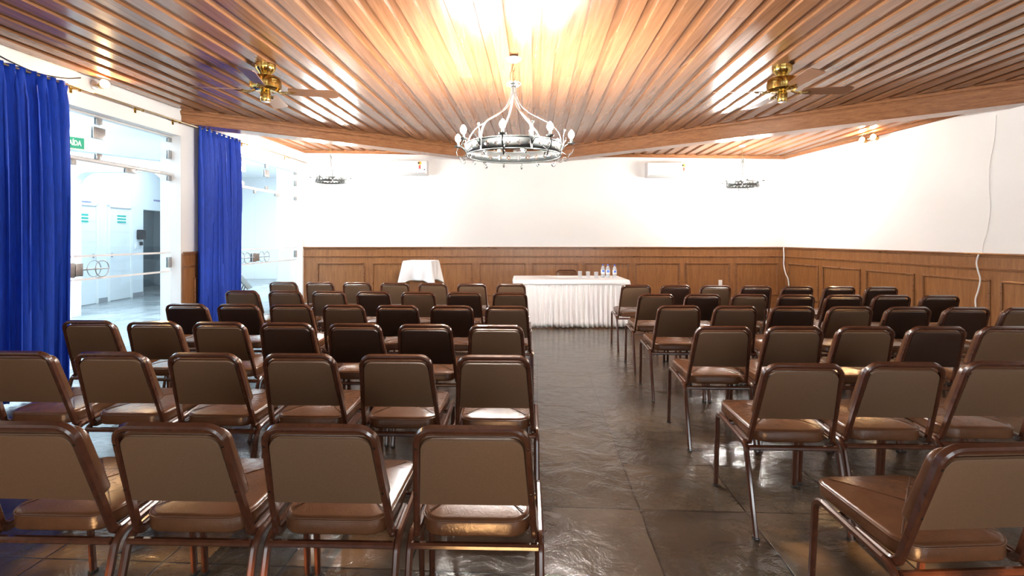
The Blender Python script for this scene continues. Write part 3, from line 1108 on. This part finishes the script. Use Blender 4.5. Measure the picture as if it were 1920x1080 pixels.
proto = {'t': make_chair(M['tan']), 'd': make_chair(M['dark'])}
used = {'t': False, 'd': False}
ORD = ['first', 'second', 'third', 'fourth', 'fifth', 'sixth', 'seventh']
ROWN = ['nearest', 'second', 'third', 'fourth', 'fifth', 'farthest']
def place_chair(x, y, kind, label, group, rz=ROWR):
    o = dup(proto[kind]) if used[kind] else proto[kind]
    used[kind] = True
    o.location = (x, y, 0)
    o.rotation_euler = (0, 0, rz)
    o['label'] = label
    o['group'] = group
    return o
def top_world(px, py):
    yt = (CAMZ - 0.828) * 960.0 / (py - 445.0)
    return (px - 960.0) / 960.0 * yt, yt
def row(side, ri, first, last, n, kinds, vis=None, rots=None):
    xa, ya = top_world(*first)
    if n > 1:
        xb, yb = top_world(*last)
    for i in range(n):
        f = i / (n - 1) if n > 1 else 0
        x = xa + (xb - xa) * f if n > 1 else xa
        y = ya + (yb - ya) * f if n > 1 else ya
        rz = ROWR + random.uniform(-0.005, 0.005) + (rots or {}).get(i, 0)
        oy = y + 0.290
        ox = x + 0.009
        tone = 'tan-backed' if kinds[i] == 't' else 'dark-backed'
        pos = 'at the aisle end of' if i == 0 else ORD[i] + ' from the aisle in'
        label = '%s brown vinyl chair, %s the %s row %s of the aisle' % (tone, pos, ROWN[ri], side)
        if n == 1:
            label = 'tan-backed brown vinyl chair alone in the bottom right corner, nearest right of the aisle'
        place_chair(ox, oy, kinds[i], label, 'brown vinyl chairs in rows %s of the aisle' % side, rz)
row('left', 0, (883, 800), (33, 792), 4, 'tttt')
row('left', 1, (925, 667), (28, 659), 6, 'tttttt')
row('left', 2, (930, 610), (162, 601), 7, 'tdddttt')
row('left', 3, (950, 574), (347, 569.5), 7, 'tddttdd')
row('left', 4, (956, 548.5), (452, 544.5), 7, 'tdtdttt')
row('left', 5, (958, 532), (530, 528.5), 7, 'ttttttt')
row('right', 0, (1867, 833), None, 1, 't', None, {0: 0.085})
row('right', 1, (1510, 682), (1888, 678), 3, 'ttt')
row('right', 2, (1358, 612), (1895, 612.5), 5, 'tttdt')
row('right', 3, (1274, 573), (1928, 577), 7, 'ttdtddt')
row('right', 4, (1231, 551), (1766, 554), 7, 'tdtdddd')
row('right', 5, (1193, 534), (1655, 538), 7, 'tdtdddd', None, {5: 0.012})
# the speaker's chair behind the table
place_chair(0.99, 9.02, 't', 'brown chair behind the white-skirted table, only its back top showing', 'chair behind the head table', PI + 0.02)

# ------------------------------------------------------------------ head table
TX0, TX1, TY0, TY1, TZ = 0.045, 1.815, 7.98, 8.86, 0.75
cx, cy = (TX0 + TX1) / 2, (TY0 + TY1) / 2
t = thing('folding_table', 'long table hidden under white cloths at the front of the room', 'table', (cx, cy, 0))
m = MB(); m.span((TX0 - cx + 0.02, TY0 - cy + 0.02, TZ - 0.04), (TX1 - cx - 0.02, TY1 - cy - 0.02, TZ - 0.008)); m.build('tabletop', M['wains'], t)
for sx in (-1, 1):
    for sy in (-1, 1):
        m = MB(); m.tube([(sx * 0.75, sy * 0.33, 0), (sx * 0.75, sy * 0.33, TZ - 0.04)], 0.016, 10); m.build('leg', M['steel'], t)
def skirt():
    # pleated skirt round front, left and right
    path = []
    def seg(a, b, n):
        for i in range(n):
            f = i / n
            path.append((a[0] + (b[0] - a[0]) * f, a[1] + (b[1] - a[1]) * f))
    seg((TX0, TY1), (TX0, TY0), 150); seg((TX0, TY0), (TX1, TY0), 320); seg((TX1, TY0), (TX1, TY1), 150)
    path.append((TX1, TY1))
    rnd = random.Random(11)
    ph = [rnd.uniform(-0.9, 0.9) for _ in range(200)]
    am = [rnd.uniform(0.5, 1.4) for _ in range(200)]
    rows = []
    for j in range(11):
        tt = j / 10
        z = 0.72 - tt * 0.700
        r = []
        for i, (x, y) in enumerate(path):
            s = i / 14.0
            k = int(s); f = s - k
            a = am[k] * (1 - f) + am[k + 1] * f
            p = ph[k] * (1 - f) + ph[k + 1] * f
            d = (0.007 + 0.017 * tt) * a * math.sin(2 * PI * s + p * (0.4 + tt)) + 0.004 * math.sin(4 * PI * s + 2 * p) + 0.014 * tt
            if 150 <= i < 470:
                nx, ny = 0, -1
            elif i < 150:
                nx, ny = -1, 0
            else:
                nx, ny = 1, 0
            w = 1.0
            r.append((x + nx * (d + 0.012) - cx, y + ny * (d + 0.012) - cy, z - 0.006 * math.sin(s * 1.3) * tt))
        rows.append(r)
    m = MB(); m.grid(rows)
    o = m.build('table_skirt', M['linen'], None, 80)
    o.location = (cx, cy, 0)
    md = o.modifiers.new('thickness', 'SOLIDIFY'); md.thickness = 0.003
    return tag(o, 'white pleated table skirt hanging to the floor round the long table', 'table skirt')
skirt()
def topcloth():
    # cloth over the top with a short wavy overhang, corners dipping
    rnd = random.Random(2)
    pts = []
    n = 40
    hw, hd = (TX1 - TX0) / 2 + 0.004, (TY1 - TY0) / 2 + 0.004
    per = []
    for i in range(n): per.append((-hw + 2 * hw * i / n, -hd))
    for i in range(n): per.append((hw, -hd + 2 * hd * i / n))
    for i in range(n): per.append((hw - 2 * hw * i / n, hd))
    for i in range(n): per.append((-hw, hd - 2 * hd * i / n))
    rings = []
    def ring(sc, z, out, wav):
        r = []
        for i, (x, y) in enumerate(per):
            corner = min(i % n, n - i % n) / n
            c = max(0, 1 - corner * 9)
            ox = out * (1 if x > hw - 1e-4 else -1 if x < -hw + 1e-4 else 0)
            oy = out * (1 if y > hd - 1e-4 else -1 if y < -hd + 1e-4 else 0)
            w = wav * math.sin(i * 0.9 + math.sin(i * 0.37) * 2)
            r.append((x * sc + ox + w * 0.25 * (1 if ox else 0) * (1 if ox > 0 else -1), y * sc + oy * 1.0 + w * 0.25 * (1 if oy > 0 else -1 if oy < 0 else 0), z - c * wav * 2.2 - abs(w) * 0.25))
        return r
    m = MB()
    m.loft([ring(0.2, TZ + 0.002, 0, 0), ring(0.9, TZ + 0.002, 0, 0), ring(0.998, TZ + 0.002, 0, 0), ring(1.0, TZ - 0.004, 0.012, 0.0), ring(1.0, TZ - 0.03, 0.022, 0.008), ring(1.0, TZ - 0.062, 0.030, 0.016)], False)
    m.face(m.verts(list(reversed(ring(0.2, TZ + 0.002, 0, 0)))))
    o = m.build('tablecloth', M['linen'], None, 60)
    o.location = (cx, cy, 0)
    md = o.modifiers.new('thickness', 'SOLIDIFY'); md.thickness = 0.002
    tag(o, 'white cloth covering the top of the long table', 'tablecloth')
topcloth()
TT = TZ + 0.0035
def on_table(px, y): return ((px - 960.0) / 960.0 * y, y)
def tumbler(px, y, label):
    x, y = on_table(px, y)
    o = MB()
    o.lathe([(0.002, 0.0), (0.028, 0.0), (0.031, 0.012), (0.036, 0.100), (0.034, 0.100), (0.029, 0.014), (0.002, 0.012)], (0, 0, 0), 20)
    g = o.build('drinking_glass', M['tumbler'])
    g.location = (x, y, TT)
    tag(g, label, 'glass', 'drinking glasses on the long table')
tumbler(1087.4, 8.52, 'clear drinking glass on the long table, farthest left of the three')
tumbler(1102.6, 8.44, 'clear drinking glass on the long table, middle of the three')
tumbler(1117.8, 8.34, 'clear drinking glass on the long table nearest the water bottles')
def bottle(px, y, label):
    x, y = on_table(px, y)
    t = thing('water_bottle', label, 'bottle', (x, y, TT), 0, 'water bottles on the long table')
    m = MB(); m.lathe([(0.024, 0), (0.032, 0.006), (0.033, 0.03), (0.0315, 0.045), (0.033, 0.06), (0.033, 0.135), (0.029, 0.160), (0.017, 0.185), (0.0125, 0.195), (0.0125, 0.203)], n=20); m.build('body', M['bottle'], t)
    m = MB(); m.lathe([(0.0300, 0.006), (0.0305, 0.14), (0.026, 0.158), (0.012, 0.186)], n=20); m.build('water', M['bottle'], t)
    m = MB(); m.lathe([(0.0336, 0.065), (0.0336, 0.13)], n=20, caps=False); lb = m.build('paper_label', M['paper'], t)
    m = MB()
    rows = [[(0.0340 * math.sin(a), -0.0340 * math.cos(a), z) for a in [(-0.7 + 1.4 * i / 8) for i in range(9)]] for z in (0.090, 0.112, 0.126)]
    m.grid(rows); m.build('blue_print', M['blue_label'], lb)
    m = MB(); m.lathe([(0.0150, 0.199), (0.0150, 0.218), (0.013, 0.221)], n=16); m.build('cap', M['blue_cap'], t)
bottle(1130.5, 8.44, 'small water bottle with blue cap, left one of the close pair on the table')
bottle(1139.8, 8.38, 'small water bottle with blue cap, middle of three on the table')
bottle(1152.5, 8.30, 'small water bottle with blue cap standing apart at the right of the three')
m = MB()
rows = [[(x * 0.30 - 0.15, y * 0.21 - 0.105, 0.002 + 0.006 * x * math.sin(2.5 * y + 0.4)) for x in [i / 6 for i in range(7)]] for y in [j / 4 for j in range(5)]]
m.grid(rows)
o = m.build('sheet_of_paper', M['paper'], None, 60); o.location = (0.52, 8.72, TT); o.rotation_euler[2] = 0.1
tag(o, 'white sheet of paper at the back left of the long table', 'paper')

# ------------------------------------------------------------------ pedestal with square cloth
PX, PY, PZ, PR = -1.66, 9.36, 0.99, -0.16
t = thing('wooden_pedestal', 'brown wooden pedestal under a white cloth against the back wall', 'pedestal', (PX, PY, 0), PR)
m = MB(); m.span((-0.24, -0.21, 0.0), (0.24, 0.21, 0.06), 0.006); m.build('plinth', M['wains'], t)
m = MB(); m.span((-0.215, -0.185, 0.06), (0.215, 0.185, PZ - 0.035), 0.004)
m.build('cabinet', M['wains'], t)
f = MB(); panel_frame(f, (-0.215, -0.185, 0), (1, 0, 0), (0, -1, 0), 0.05, 0.38, 0.14, 0.88, 0.014, 0.008); f.build('moulding', M['mould'], t)
m = MB(); m.span((-0.255, -0.225, PZ - 0.035), (0.255, 0.225, PZ - 0.003), 0.006); m.build('top', M['wains'], t)
def drape():
    hw, hd, rc = 0.262, 0.232, 0.035
    per = []
    n = 34
    def addl(a, b, nn, cor):
        for i in range(nn):
            f = i / nn
            per.append((a[0] + (b[0] - a[0]) * f, a[1] + (b[1] - a[1]) * f, f))
    cor = [(-hw, -hd), (hw, -hd), (hw, hd), (-hw, hd)]
    for i in range(4):
        addl(cor[i], cor[(i + 1) % 4], n, i)
    rings = []
    rings.append([(x * 0.15, y * 0.15, PZ) for x, y, f in per])
    rings.append([(x * 0.9, y * 0.9, PZ) for x, y, f in per])
    rings.append([(x * 0.985, y * 0.985, PZ) for x, y, f in per])
    for j in range(1, 15):
        tt = j / 14
        r = []
        for i, (x, y, f) in enumerate(per):
            d = min(f, 1 - f)
            c = max(0.0, 1 - d * 3.6) ** 1.4           # 1 at corners
            side = i // n
            nx, ny = [(0, -1), (1, 0), (0, 1), (-1, 0)][side]
            if f == 0:
                pn = [(0, -1), (1, 0), (0, 1), (-1, 0)][side - 1]
                nx, ny = (nx + pn[0]) * 0.72, (ny + pn[1]) * 0.72
            drop = (0.345 + 0.105 * c) * tt
            wave = 0.024 * math.sin(f * 2 * PI * 2 + side) * tt * (1 - c) + 0.012 * tt
            flare = 0.004 + 0.085 * c * tt + wave
            # corner folds swing sideways past the corner
            sx = (x / hw) * 0.075 * c * tt if abs(nx) < 0.5 else 0
            sy = (y / hd) * 0.075 * c * tt if abs(ny) < 0.5 else 0
            r.append((x + nx * flare + sx, y + ny * flare + sy, PZ - drop))
        rings.append(r)
    m = MB(); m.loft(rings, False)
    m.face(m.verts(list(reversed(rings[0]))))
    o = m.build('tablecloth', M['linen'], None, 60)
    o.location = (PX, PY, 0.002); o.rotation_euler[2] = PR
    md = o.modifiers.new('thickness', 'SOLIDIFY'); md.thickness = 0.002; md.offset = 1
    tag(o, 'small white square cloth draped over the pedestal by the back wall', 'tablecloth')
drape()

# ------------------------------------------------------------------ chandeliers
def make_chandelier(label, group, loc, R, H, nl_, nst, a0, s0, bulbmat, k, chain_len):
    # H: drop from the ceiling to the ring's lower edge; k: scale of the details
    root = thing('chandelier', label, 'chandelier', loc, 0, group)
    zc = -chain_len                     # crown height
    bh = 0.105 * k                      # band height
    zb, zt = -H, -H + bh
    m = MB(); m.lathe([(0.012, -0.035 * k), (0.045 * k, -0.030 * k), (0.066 * k, -0.016 * k), (0.070 * k, 0.0)], n=28); m.build('canopy', M['white'], root)
    # chain links
    m = MB()
    z = -0.035 * k
    ln = max(3, int((chain_len - 0.05 * k) / (0.034 * k)))
    step = (chain_len - 0.045 * k) / ln
    for i in range(ln):
        c = V((0, 0, z - step * (i + 0.5)))
        pts = []
        for q in range(14):
            a = 2 * PI * q / 14
            u, w = 0.011 * k * math.cos(a), (step * 0.62) * math.sin(a)
            pts.append(c + (V((u, 0, w)) if i % 2 else V((0, u, w))))
        m.tube(pts, 0.0028 * k, 6, True)
    m.build('chain', M['chain'], root)
    m = MB(); m.tube([(0.0, 0, -0.03 * k), (-0.018 * k, 0.006, -0.10 * k), (-0.034 * k, 0.004, -0.16 * k), (-0.02 * k, 0, zc)], 0.003 * k, 6); m.build('cord', M['chain'], root)
    # crown loops and neck
    m = MB()
    for i in range(nst):
        a = s0 + 2 * PI * i / nst
        d = V((math.cos(a), math.sin(a), 0))
        pts = [d * (0.040 * k + 0.026 * k * math.cos(q)) + V((0, 0, zc + 0.008 * k + 0.018 * k * math.sin(q))) for q in [2 * PI * j / 14 for j in range(14)]]
        m.sweep(pts, 0.012 * k, 0.004 * k, d.cross(V((0, 0, 1))), True)
    m.build('crown', M['white'], root)
    m = MB(); m.lathe([(0.020 * k, zc - 0.075 * k), (0.026 * k, zc - 0.045 * k), (0.022 * k, zc - 0.01 * k), (0.030 * k, zc + 0.01 * k), (0.012 * k, zc + 0.03 * k)], n=18); m.build('neck', M['iron'], root)
    # straps from the neck to the ring
    hh = (zc - zt)
    prof = [(0.018 * k, 0.05), (0.026 * k, 0.18), (0.055 * k, 0.32), (R * 0.30, 0.46), (R * 0.57, 0.58), (R * 0.80, 0.69), (R * 0.945, 0.83), (R, 1.0), (R, 1.0 + bh / hh)]
    for i in range(nst):
        a = s0 + 2 * PI * i / nst
        d = V((math.cos(a), math.sin(a), 0))
        pts = [d * (r + 0.004) + V((0, 0, zc - hh * f)) for r, f in prof]
        # smooth
        sm = []
        for q in range(len(pts) - 1):
            p0 = pts[max(q - 1, 0)]; p1 = pts[q]; p2 = pts[q + 1]; p3 = pts[min(q + 2, len(pts) - 1)]
            for w in range(4):
                f = w / 4
                sm.append(0.5 * ((2 * p1) + (p2 - p0) * f + (2 * p0 - 5 * p1 + 4 * p2 - p3) * f * f + (3 * p1 - p0 - 3 * p2 + p3) * f ** 3))
        sm.append(pts[-1])
        m = MB(); m.sweep(sm, 0.020 * k, 0.007 * k, d.cross(V((0, 0, 1)))); st = m.build('strap', M['strap'], root)
        # leaf ornament at the foot of the strap
        lf = MB()
        side = V((0, 0, 1)).cross(d)
        b0 = d * (R + 0.012 * k) + V((0, 0, zt - 0.06 * k))
        for (sx, hz, out, wd) in ((0, 0.17, 0.02, 0.016), (-0.042, 0.10, 0.035, 0.013), (0.042, 0.10, 0.035, 0.013), (-0.03, 0.055, 0.05, 0.011), (0.03, 0.055, 0.05, 0.011)):
            e = [b0, b0 + V((0, 0, hz * 0.4 * k)) + side * sx * 0.3 * k + d * out * 0.3 * k, b0 + V((0, 0, hz * 0.75 * k)) + side * sx * 0.7 * k + d * out * 0.5 * k, b0 + V((0, 0, hz * k)) + side * sx * k + d * out * k]
            lf.sweep(e, wd * k * 1.6, 0.005 * k, side, taper=(1.0, 0.25))
        tip = b0 + V((0, 0, 0.178 * k)) + d * 0.02 * k
        lf.lathe([(0.002, -0.012 * k), (0.012 * k, -0.004 * k), (0.012 * k, 0.006 * k), (0.002, 0.014 * k)], tip, 10)
        lf.build('leaf_ornament', M['iron'], st)
    # band with pierced petals, rims
    nseg = 96
    m = MB()
    bm = m.bm
    uvl = bm.loops.layers.uv.new('UVMap')
    npet = 28
    ri = [bm.verts.new((R * math.cos(2 * PI * i / nseg), R * math.sin(2 * PI * i / nseg), zb)) for i in range(nseg)]
    ro = [bm.verts.new((R * math.cos(2 * PI * i / nseg), R * math.sin(2 * PI * i / nseg), zt)) for i in range(nseg)]
    for i in range(nseg):
        j = (i + 1) % nseg
        fc = bm.faces.new([ri[i], ri[j], ro[j], ro[i]])
        us = [i / nseg * npet, (i + 1) / nseg * npet, (i + 1) / nseg * npet, i / nseg * npet]
        for l, u, v in zip(fc.loops, us, (0, 0, 1, 1)):
            l[uvl].uv = (u, v)
    bo = m.build('band', M['band'], root, 60)
    md = bo.modifiers.new('thickness', 'SOLIDIFY'); md.thickness = 0.004 * k
    m = MB()
    for zz, rr in ((zb, 0.007), (zt, 0.006)):
        m.tube([(R * math.cos(2 * PI * i / 64), R * math.sin(2 * PI * i / 64), zz) for i in range(64)], rr * k, 8, True, (0, 0, 1))
    m.build('rim', M['iron'], root)
    # lamp arms
    for i in range(nl_):
        a = a0 + 2 * PI * i / nl_
        d = V((math.cos(a), math.sin(a), 0))
        m = MB()
        rl = R + 0.095 * k
        pts = []
        for q in range(15):                       # lower scroll
            ang = PI * 0.2 + q / 14 * PI * 1.75
            rad = 0.010 * k + 0.016 * k * q / 14
            pts.append(d * (R + 0.036 * k + rad * math.cos(ang)) + V((0, 0, zb - 0.035 * k + rad * math.sin(ang))))
        pts += [d * (R + 0.070 * k) + V((0, 0, zb - 0.010 * k)), d * (R + 0.105 * k) + V((0, 0, zb + 0.020 * k)), d * (R + 0.115 * k) + V((0, 0, zb + 0.055 * k)), d * rl + V((0, 0, zt - 0.012 * k))]
        m.sweep(pts, 0.013 * k, 0.005 * k, d.cross(V((0, 0, 1))))
        m.sweep([d * R + V((0, 0, zb + 0.03 * k)), d * (R + 0.05 * k) + V((0, 0, zb - 0.002 * k)), d * (R + 0.095 * k) + V((0, 0, zb + 0.012 * k))], 0.012 * k, 0.005 * k, d.cross(V((0, 0, 1))))
        arm = m.build('lamp_arm', M['iron'], root)
        c = d * rl + V((0, 0, zt - 0.012 * k))
        m = MB(); m.lathe([(0.004, 0), (0.030 * k, 0.006 * k), (0.034 * k, 0.018 * k), (0.012 * k, 0.012 * k), (0.012 * k, 0.05 * k), (0.010 * k, 0.052 * k)], c, 14); m.build('candle_cup', M['iron'], arm)
        m = MB(); m.lathe([(0.007 * k, 0.052 * k), (0.020 * k, 0.066 * k), (0.026 * k, 0.084 * k), (0.024 * k, 0.102 * k), (0.012 * k, 0.120 * k), (0.003 * k, 0.130 * k)], c, 14); m.build('bulb', bulbmat, arm)
        # hanging scroll under the ring, between the lamps
        a2 = a + PI / nl_
        d2 = V((math.cos(a2), math.sin(a2), 0))
        m = MB()
        pts = [d2 * R + V((0, 0, zb + 0.004 * k)), d2 * R + V((0, 0, zb - 0.025 * k))]
        for q in range(1, 14):
            ang = PI + q / 13 * PI * 1.6
            rad = 0.020 * k - 0.008 * k * q / 13
            pts.append(d2 * (R + 0.020 * k + rad * math.cos(ang)) + V((0, 0, zb - 0.025 * k + rad * math.sin(ang))))
        m.sweep(pts, 0.013 * k, 0.004 * k, d2.cross(V((0, 0, 1)))); m.build('scroll', M['iron'], root)
    return root
cxx, cyy = 0.015, 4.74
def near(deg): return math.radians(-90 + deg)   # 0 faces the camera
make_chandelier('large silver ring chandelier with lit bulbs above the centre aisle', None, (cxx, cyy, CZ(cxx) + 0.0), 0.437, 0.905, 8, 6, near(-10), near(20), M['bulb'], 1.0, 0.245)
make_chandelier('small ring chandelier hanging in the back left corner of the ceiling', 'small corner chandeliers', (-3.13, 8.85, LZ(-3.13)), 0.255, 0.735, 6, 6, near(-72), near(-35), M['bulb_s'], 0.76, 0.27)
make_chandelier('small ring chandelier hanging in the back right corner of the ceiling', 'small corner chandeliers', (3.985, 8.85, LZ(3.985)), 0.265, 0.715, 6, 6, near(-72), near(-25), M['bulb_s'], 0.78, 0.25)

# ------------------------------------------------------------------ ceiling fans
def fan(label, loc, spin):
    root = thing('ceiling_fan', label, 'ceiling fan', loc, 0, 'brass ceiling fans')
    m = MB(); m.lathe([(0.050, -0.105), (0.058, -0.085), (0.082, -0.055), (0.090, -0.03), (0.092, 0.0)], n=32); m.build('canopy', M['brass'], root)
    m = MB(); m.lathe([(0.035, -0.245), (0.118, -0.240), (0.136, -0.228), (0.140, -0.20), (0.140, -0.150), (0.130, -0.125), (0.07, -0.110), (0.05, -0.10)], n=36); m.build('motor_housing', M['brass'], root)
    m = MB(); m.lathe([(0.02, -0.352), (0.040, -0.348), (0.046, -0.335), (0.046, -0.262), (0.040, -0.25), (0.04, -0.24)], n=24); sw = m.build('switch_housing', M['brass'], root)
    m = MB(); m.lathe([(0.03, -0.354), (0.036, -0.350)], n=20); m.build('end_cap', M['white'], sw)
    for i in range(4):
        a = spin + i * PI / 2
        rot = Matrix.Rotation(a, 4, 'Z')
        pitch = Matrix.Rotation(math.radians(-14), 4, 'X')
        m = MB()
        zz = -0.245
        outl = [(0.205, -0.050), (0.225, -0.058), (0.62, -0.074), (0.650, -0.060), (0.658, 0.0), (0.650, 0.060), (0.62, 0.074), (0.225, 0.058), (0.205, 0.050)]
        X = Matrix.Translation((0, 0, zz)) @ rot @ pitch
        m.hexa([X @ V((x, y, -0.003)) for x, y in outl], [X @ V((x, y, 0.003)) for x, y in outl])
        b = m.build('blade', M['blade'], root, 30)
        m = MB()
        X2 = Matrix.Translation((0, 0, zz)) @ rot
        for s in (-1, 1):
            m.sweep([X2 @ V(p) for p in [(0.09, s * 0.012, 0.004), (0.13, s * 0.018, -0.012), (0.165, s * 0.034, -0.016), (0.20, s * 0.030, -0.010), (0.245, s * 0.012, -0.008), (0.27, 0, -0.006)]], 0.010, 0.006, (0, 0, 1))
            m.tube([X2 @ V((0.175 + 0.014 * math.cos(q), s * 0.016 + 0.012 * math.sin(q), -0.014)) for q in [2 * PI * j / 10 for j in range(10)]], 0.004, 6, True)
        m.build('blade_bracket', M['brass'], b)
    return root
fan('brass ceiling fan with four wooden blades at the left', (-2.33, 4.84, CZ(-2.33)), math.radians(12))
fan('brass ceiling fan with four wooden blades at the right', (2.66, 5.04, CZ(2.66)), math.radians(-3))

# ------------------------------------------------------------------ air conditioners
def aircon(label, xl, xr, zb, zt):
    w, h = xr - xl, zt - zb
    root = thing('air_conditioner', label, 'air conditioner', ((xl + xr) / 2, 10.0, zb), 0, 'split air conditioners')
    m = MB()
    prof = [(-0.002, 0.0), (-0.10, 0.0), (-0.185, 0.035), (-0.205, 0.075), (-0.205, h - 0.04), (-0.190, h - 0.008), (-0.17, h), (-0.002, h)]
    m.loft([[(-w / 2, y, z) for y, z in prof], [(-w / 2 + 0.004, y * 1.01, z) for y, z in prof], [(w / 2 - 0.004, y * 1.01, z) for y, z in prof], [(w / 2, y, z) for y, z in prof]])
    m.build('casing', M['plastic'], root, 30)
    m = MB(); m.box((0, -0.198, 0.058), (w * 0.90, 0.012, 0.052), Matrix.Rotation(math.radians(-28), 3, 'X'), 0.004); l = m.build('louvre', M['plastic'], root)
    m = MB(); m.box((0, -0.2065, 0.088), (w * 0.90, 0.004, 0.004)); m.box((0, -0.186, 0.030), (w * 0.90, 0.006, 0.004)); m.build('slot', M['greyline'], root)
    m = MB(); m.box((w / 2 - 0.045, -0.2085, 0.098), (0.022, 0.004, 0.018)); m.build('sensor', M['black'], root)
    sx = w / 2 - 0.135
    m = MB(); m.lathe([(0.034, -0.002), (0.034, 0.002)], (sx, -0.209, h - 0.06), 18, True, Matrix.Rotation(PI / 2, 3, 'X')); st = m.build('energy_sticker', M['yellow'], root)
    m = MB(); m.box((sx, -0.2105, h - 0.135), (0.036, 0.003, 0.070)); m.build('red_sticker', M['red'], root)
    m = MB(); m.lathe([(0.018, -0.002), (0.018, 0.002)], (sx - 0.018, -0.2115, h - 0.058), 14, True, Matrix.Rotation(PI / 2, 3, 'X')); m.build('black_spot', M['black'], st)
    return root
aircon('white split air conditioner on the back wall, left of the chandelier', -2.44, -1.63, 2.615, 2.895)
aircon('white split air conditioner on the back wall, right of the chandelier', 2.60, 3.42, 2.570, 2.850)

# ------------------------------------------------------------------ wall spotlights
def spot(label, p, nrm, along, heads, aim):
    root = thing('wall_spotlight', label, 'spotlight', p, 0, 'warm wall spotlights')
    n, al = V(nrm), V(along)
    m = MB(); m.lathe([(0.045, 0.0), (0.045, 0.012), (0.03, 0.02)], (0, 0, 0), 18, True, n.to_track_quat('Z', 'Y').to_matrix()); m.build('wall_plate', M['white'], root)
    for s in heads:
        a = V(aim).normalized()
        c = n * 0.10 + al * s
        m = MB(); m.tube([(0, 0, 0), n * 0.05, c - a * 0.05], 0.007, 8); arm = m.build('arm', M['brass'], root)
        q = a.to_track_quat('Z', 'Y').to_matrix()
        m = MB(); m.lathe([(0.018, -0.055), (0.030, -0.045), (0.036, 0.0), (0.046, 0.040), (0.044, 0.040), (0.032, 0.0), (0.016, -0.03)], c, 18, True, q); m.build('shade', M['brass'], arm)
        m = MB(); m.lathe([(0.010, -0.025), (0.026, 0.0), (0.032, 0.025), (0.022, 0.046), (0.004, 0.054)], c, 14, True, q); m.build('bulb', M['bulb_w'], arm)
    return root
y1 = 5.21
spot('glowing warm spotlight on the left wall just above the near blue curtain', (WL(y1) + 0.001, y1, 2.965), nl, dl, (0.0,), nl * 0.8 + V((0, -0.45, 0.1)))
y2 = 7.74
spot('pair of warm spotlight heads high on the right wall below the ceiling', (WR(y2) - 0.001, y2, 2.90), nr, dr, (-0.11, 0.11), nr * 0.9 + V((0, -0.2, 0.15)))

# ------------------------------------------------------------------ outlet and cables
m = MB(); m.span((-0.035, -0.010, -0.055), (0.035, 0.0, 0.055), 0.003); m.span((-0.014, -0.013, -0.02), (0.014, -0.009, 0.02))
o = tag(m.build('wall_outlet', M['plastic']), 'white outlet on the back wainscot near the right corner', 'outlet'); o.location = (4.06, 9.982, 0.53)
def cable(name, pts, r, mat, label):
    c0 = V(pts[0])
    sm = []
    P_ = [V(p) - c0 for p in pts]
    for q in range(len(P_) - 1):
        p0 = P_[max(q - 1, 0)]; p1 = P_[q]; p2 = P_[q + 1]; p3 = P_[min(q + 2, len(P_) - 1)]
        for w in range(6):
            f = w / 6
            sm.append(0.5 * ((2 * p1) + (p2 - p0) * f + (2 * p0 - 5 * p1 + 4 * p2 - p3) * f * f + (3 * p1 - p0 - 3 * p2 + p3) * f ** 3))
    sm.append(P_[-1])
    m = MB(); m.tube(sm, r, 6, False, (0.3, 1, 0.1))
    o = m.build(name, mat); o.location = c0
    return tag(o, label, 'cable')
def onR(px, py, off):
    y = 6.063 / ((px - 960) / 960.0 + 0.073)
    return V((WR(y), y, CAMZ - (py - 445) * y / 960.0)) + nr * off
cable('cable', [onR(px, py, 0.055) for px, py in ((1474, 462), (1475, 480), (1474.6, 496), (1478, 512), (1483, 524), (1484.5, 545))] + [onR(1484.5, 566, 0.055)], 0.011, M['plastic'], 'white cable drooping over the wainscot in the back right corner')
cable('cable', [onR(px, py, 0.055) for px, py in ((1843, 477), (1839, 492), (1842, 508), (1846, 524), (1842, 545), (1837, 562), (1838, 585), (1836, 640))], 0.008, M['plastic'], 'white cable hanging down the right wainscot')
cable('cable', [onR(px, py, 0.008) for px, py in ((1869, 216), (1866, 260), (1857, 310), (1856, 350), (1858, 390), (1853, 430), (1845, 458), (1843, 478))], 0.0035, plain('pale_grey_cable', (0.78, 0.77, 0.76), 0.5), 'thin pale cable running down the white right wall')
def onL(px, py, off=0.006):
    y = 4.477 / ((960 - px) / 960.0 + 0.0417)
    return V((WL(y), y, CAMZ - (py - 445) * y / 960.0)) + nl * off
cable('cable', [onL(px, py) for px, py in ((-60, 72), (0, 106), (30, 121), (60, 134), (90, 142), (125, 147), (150, 146))], 0.006, M['black'], 'thin dark cable sagging along the top of the left wall')
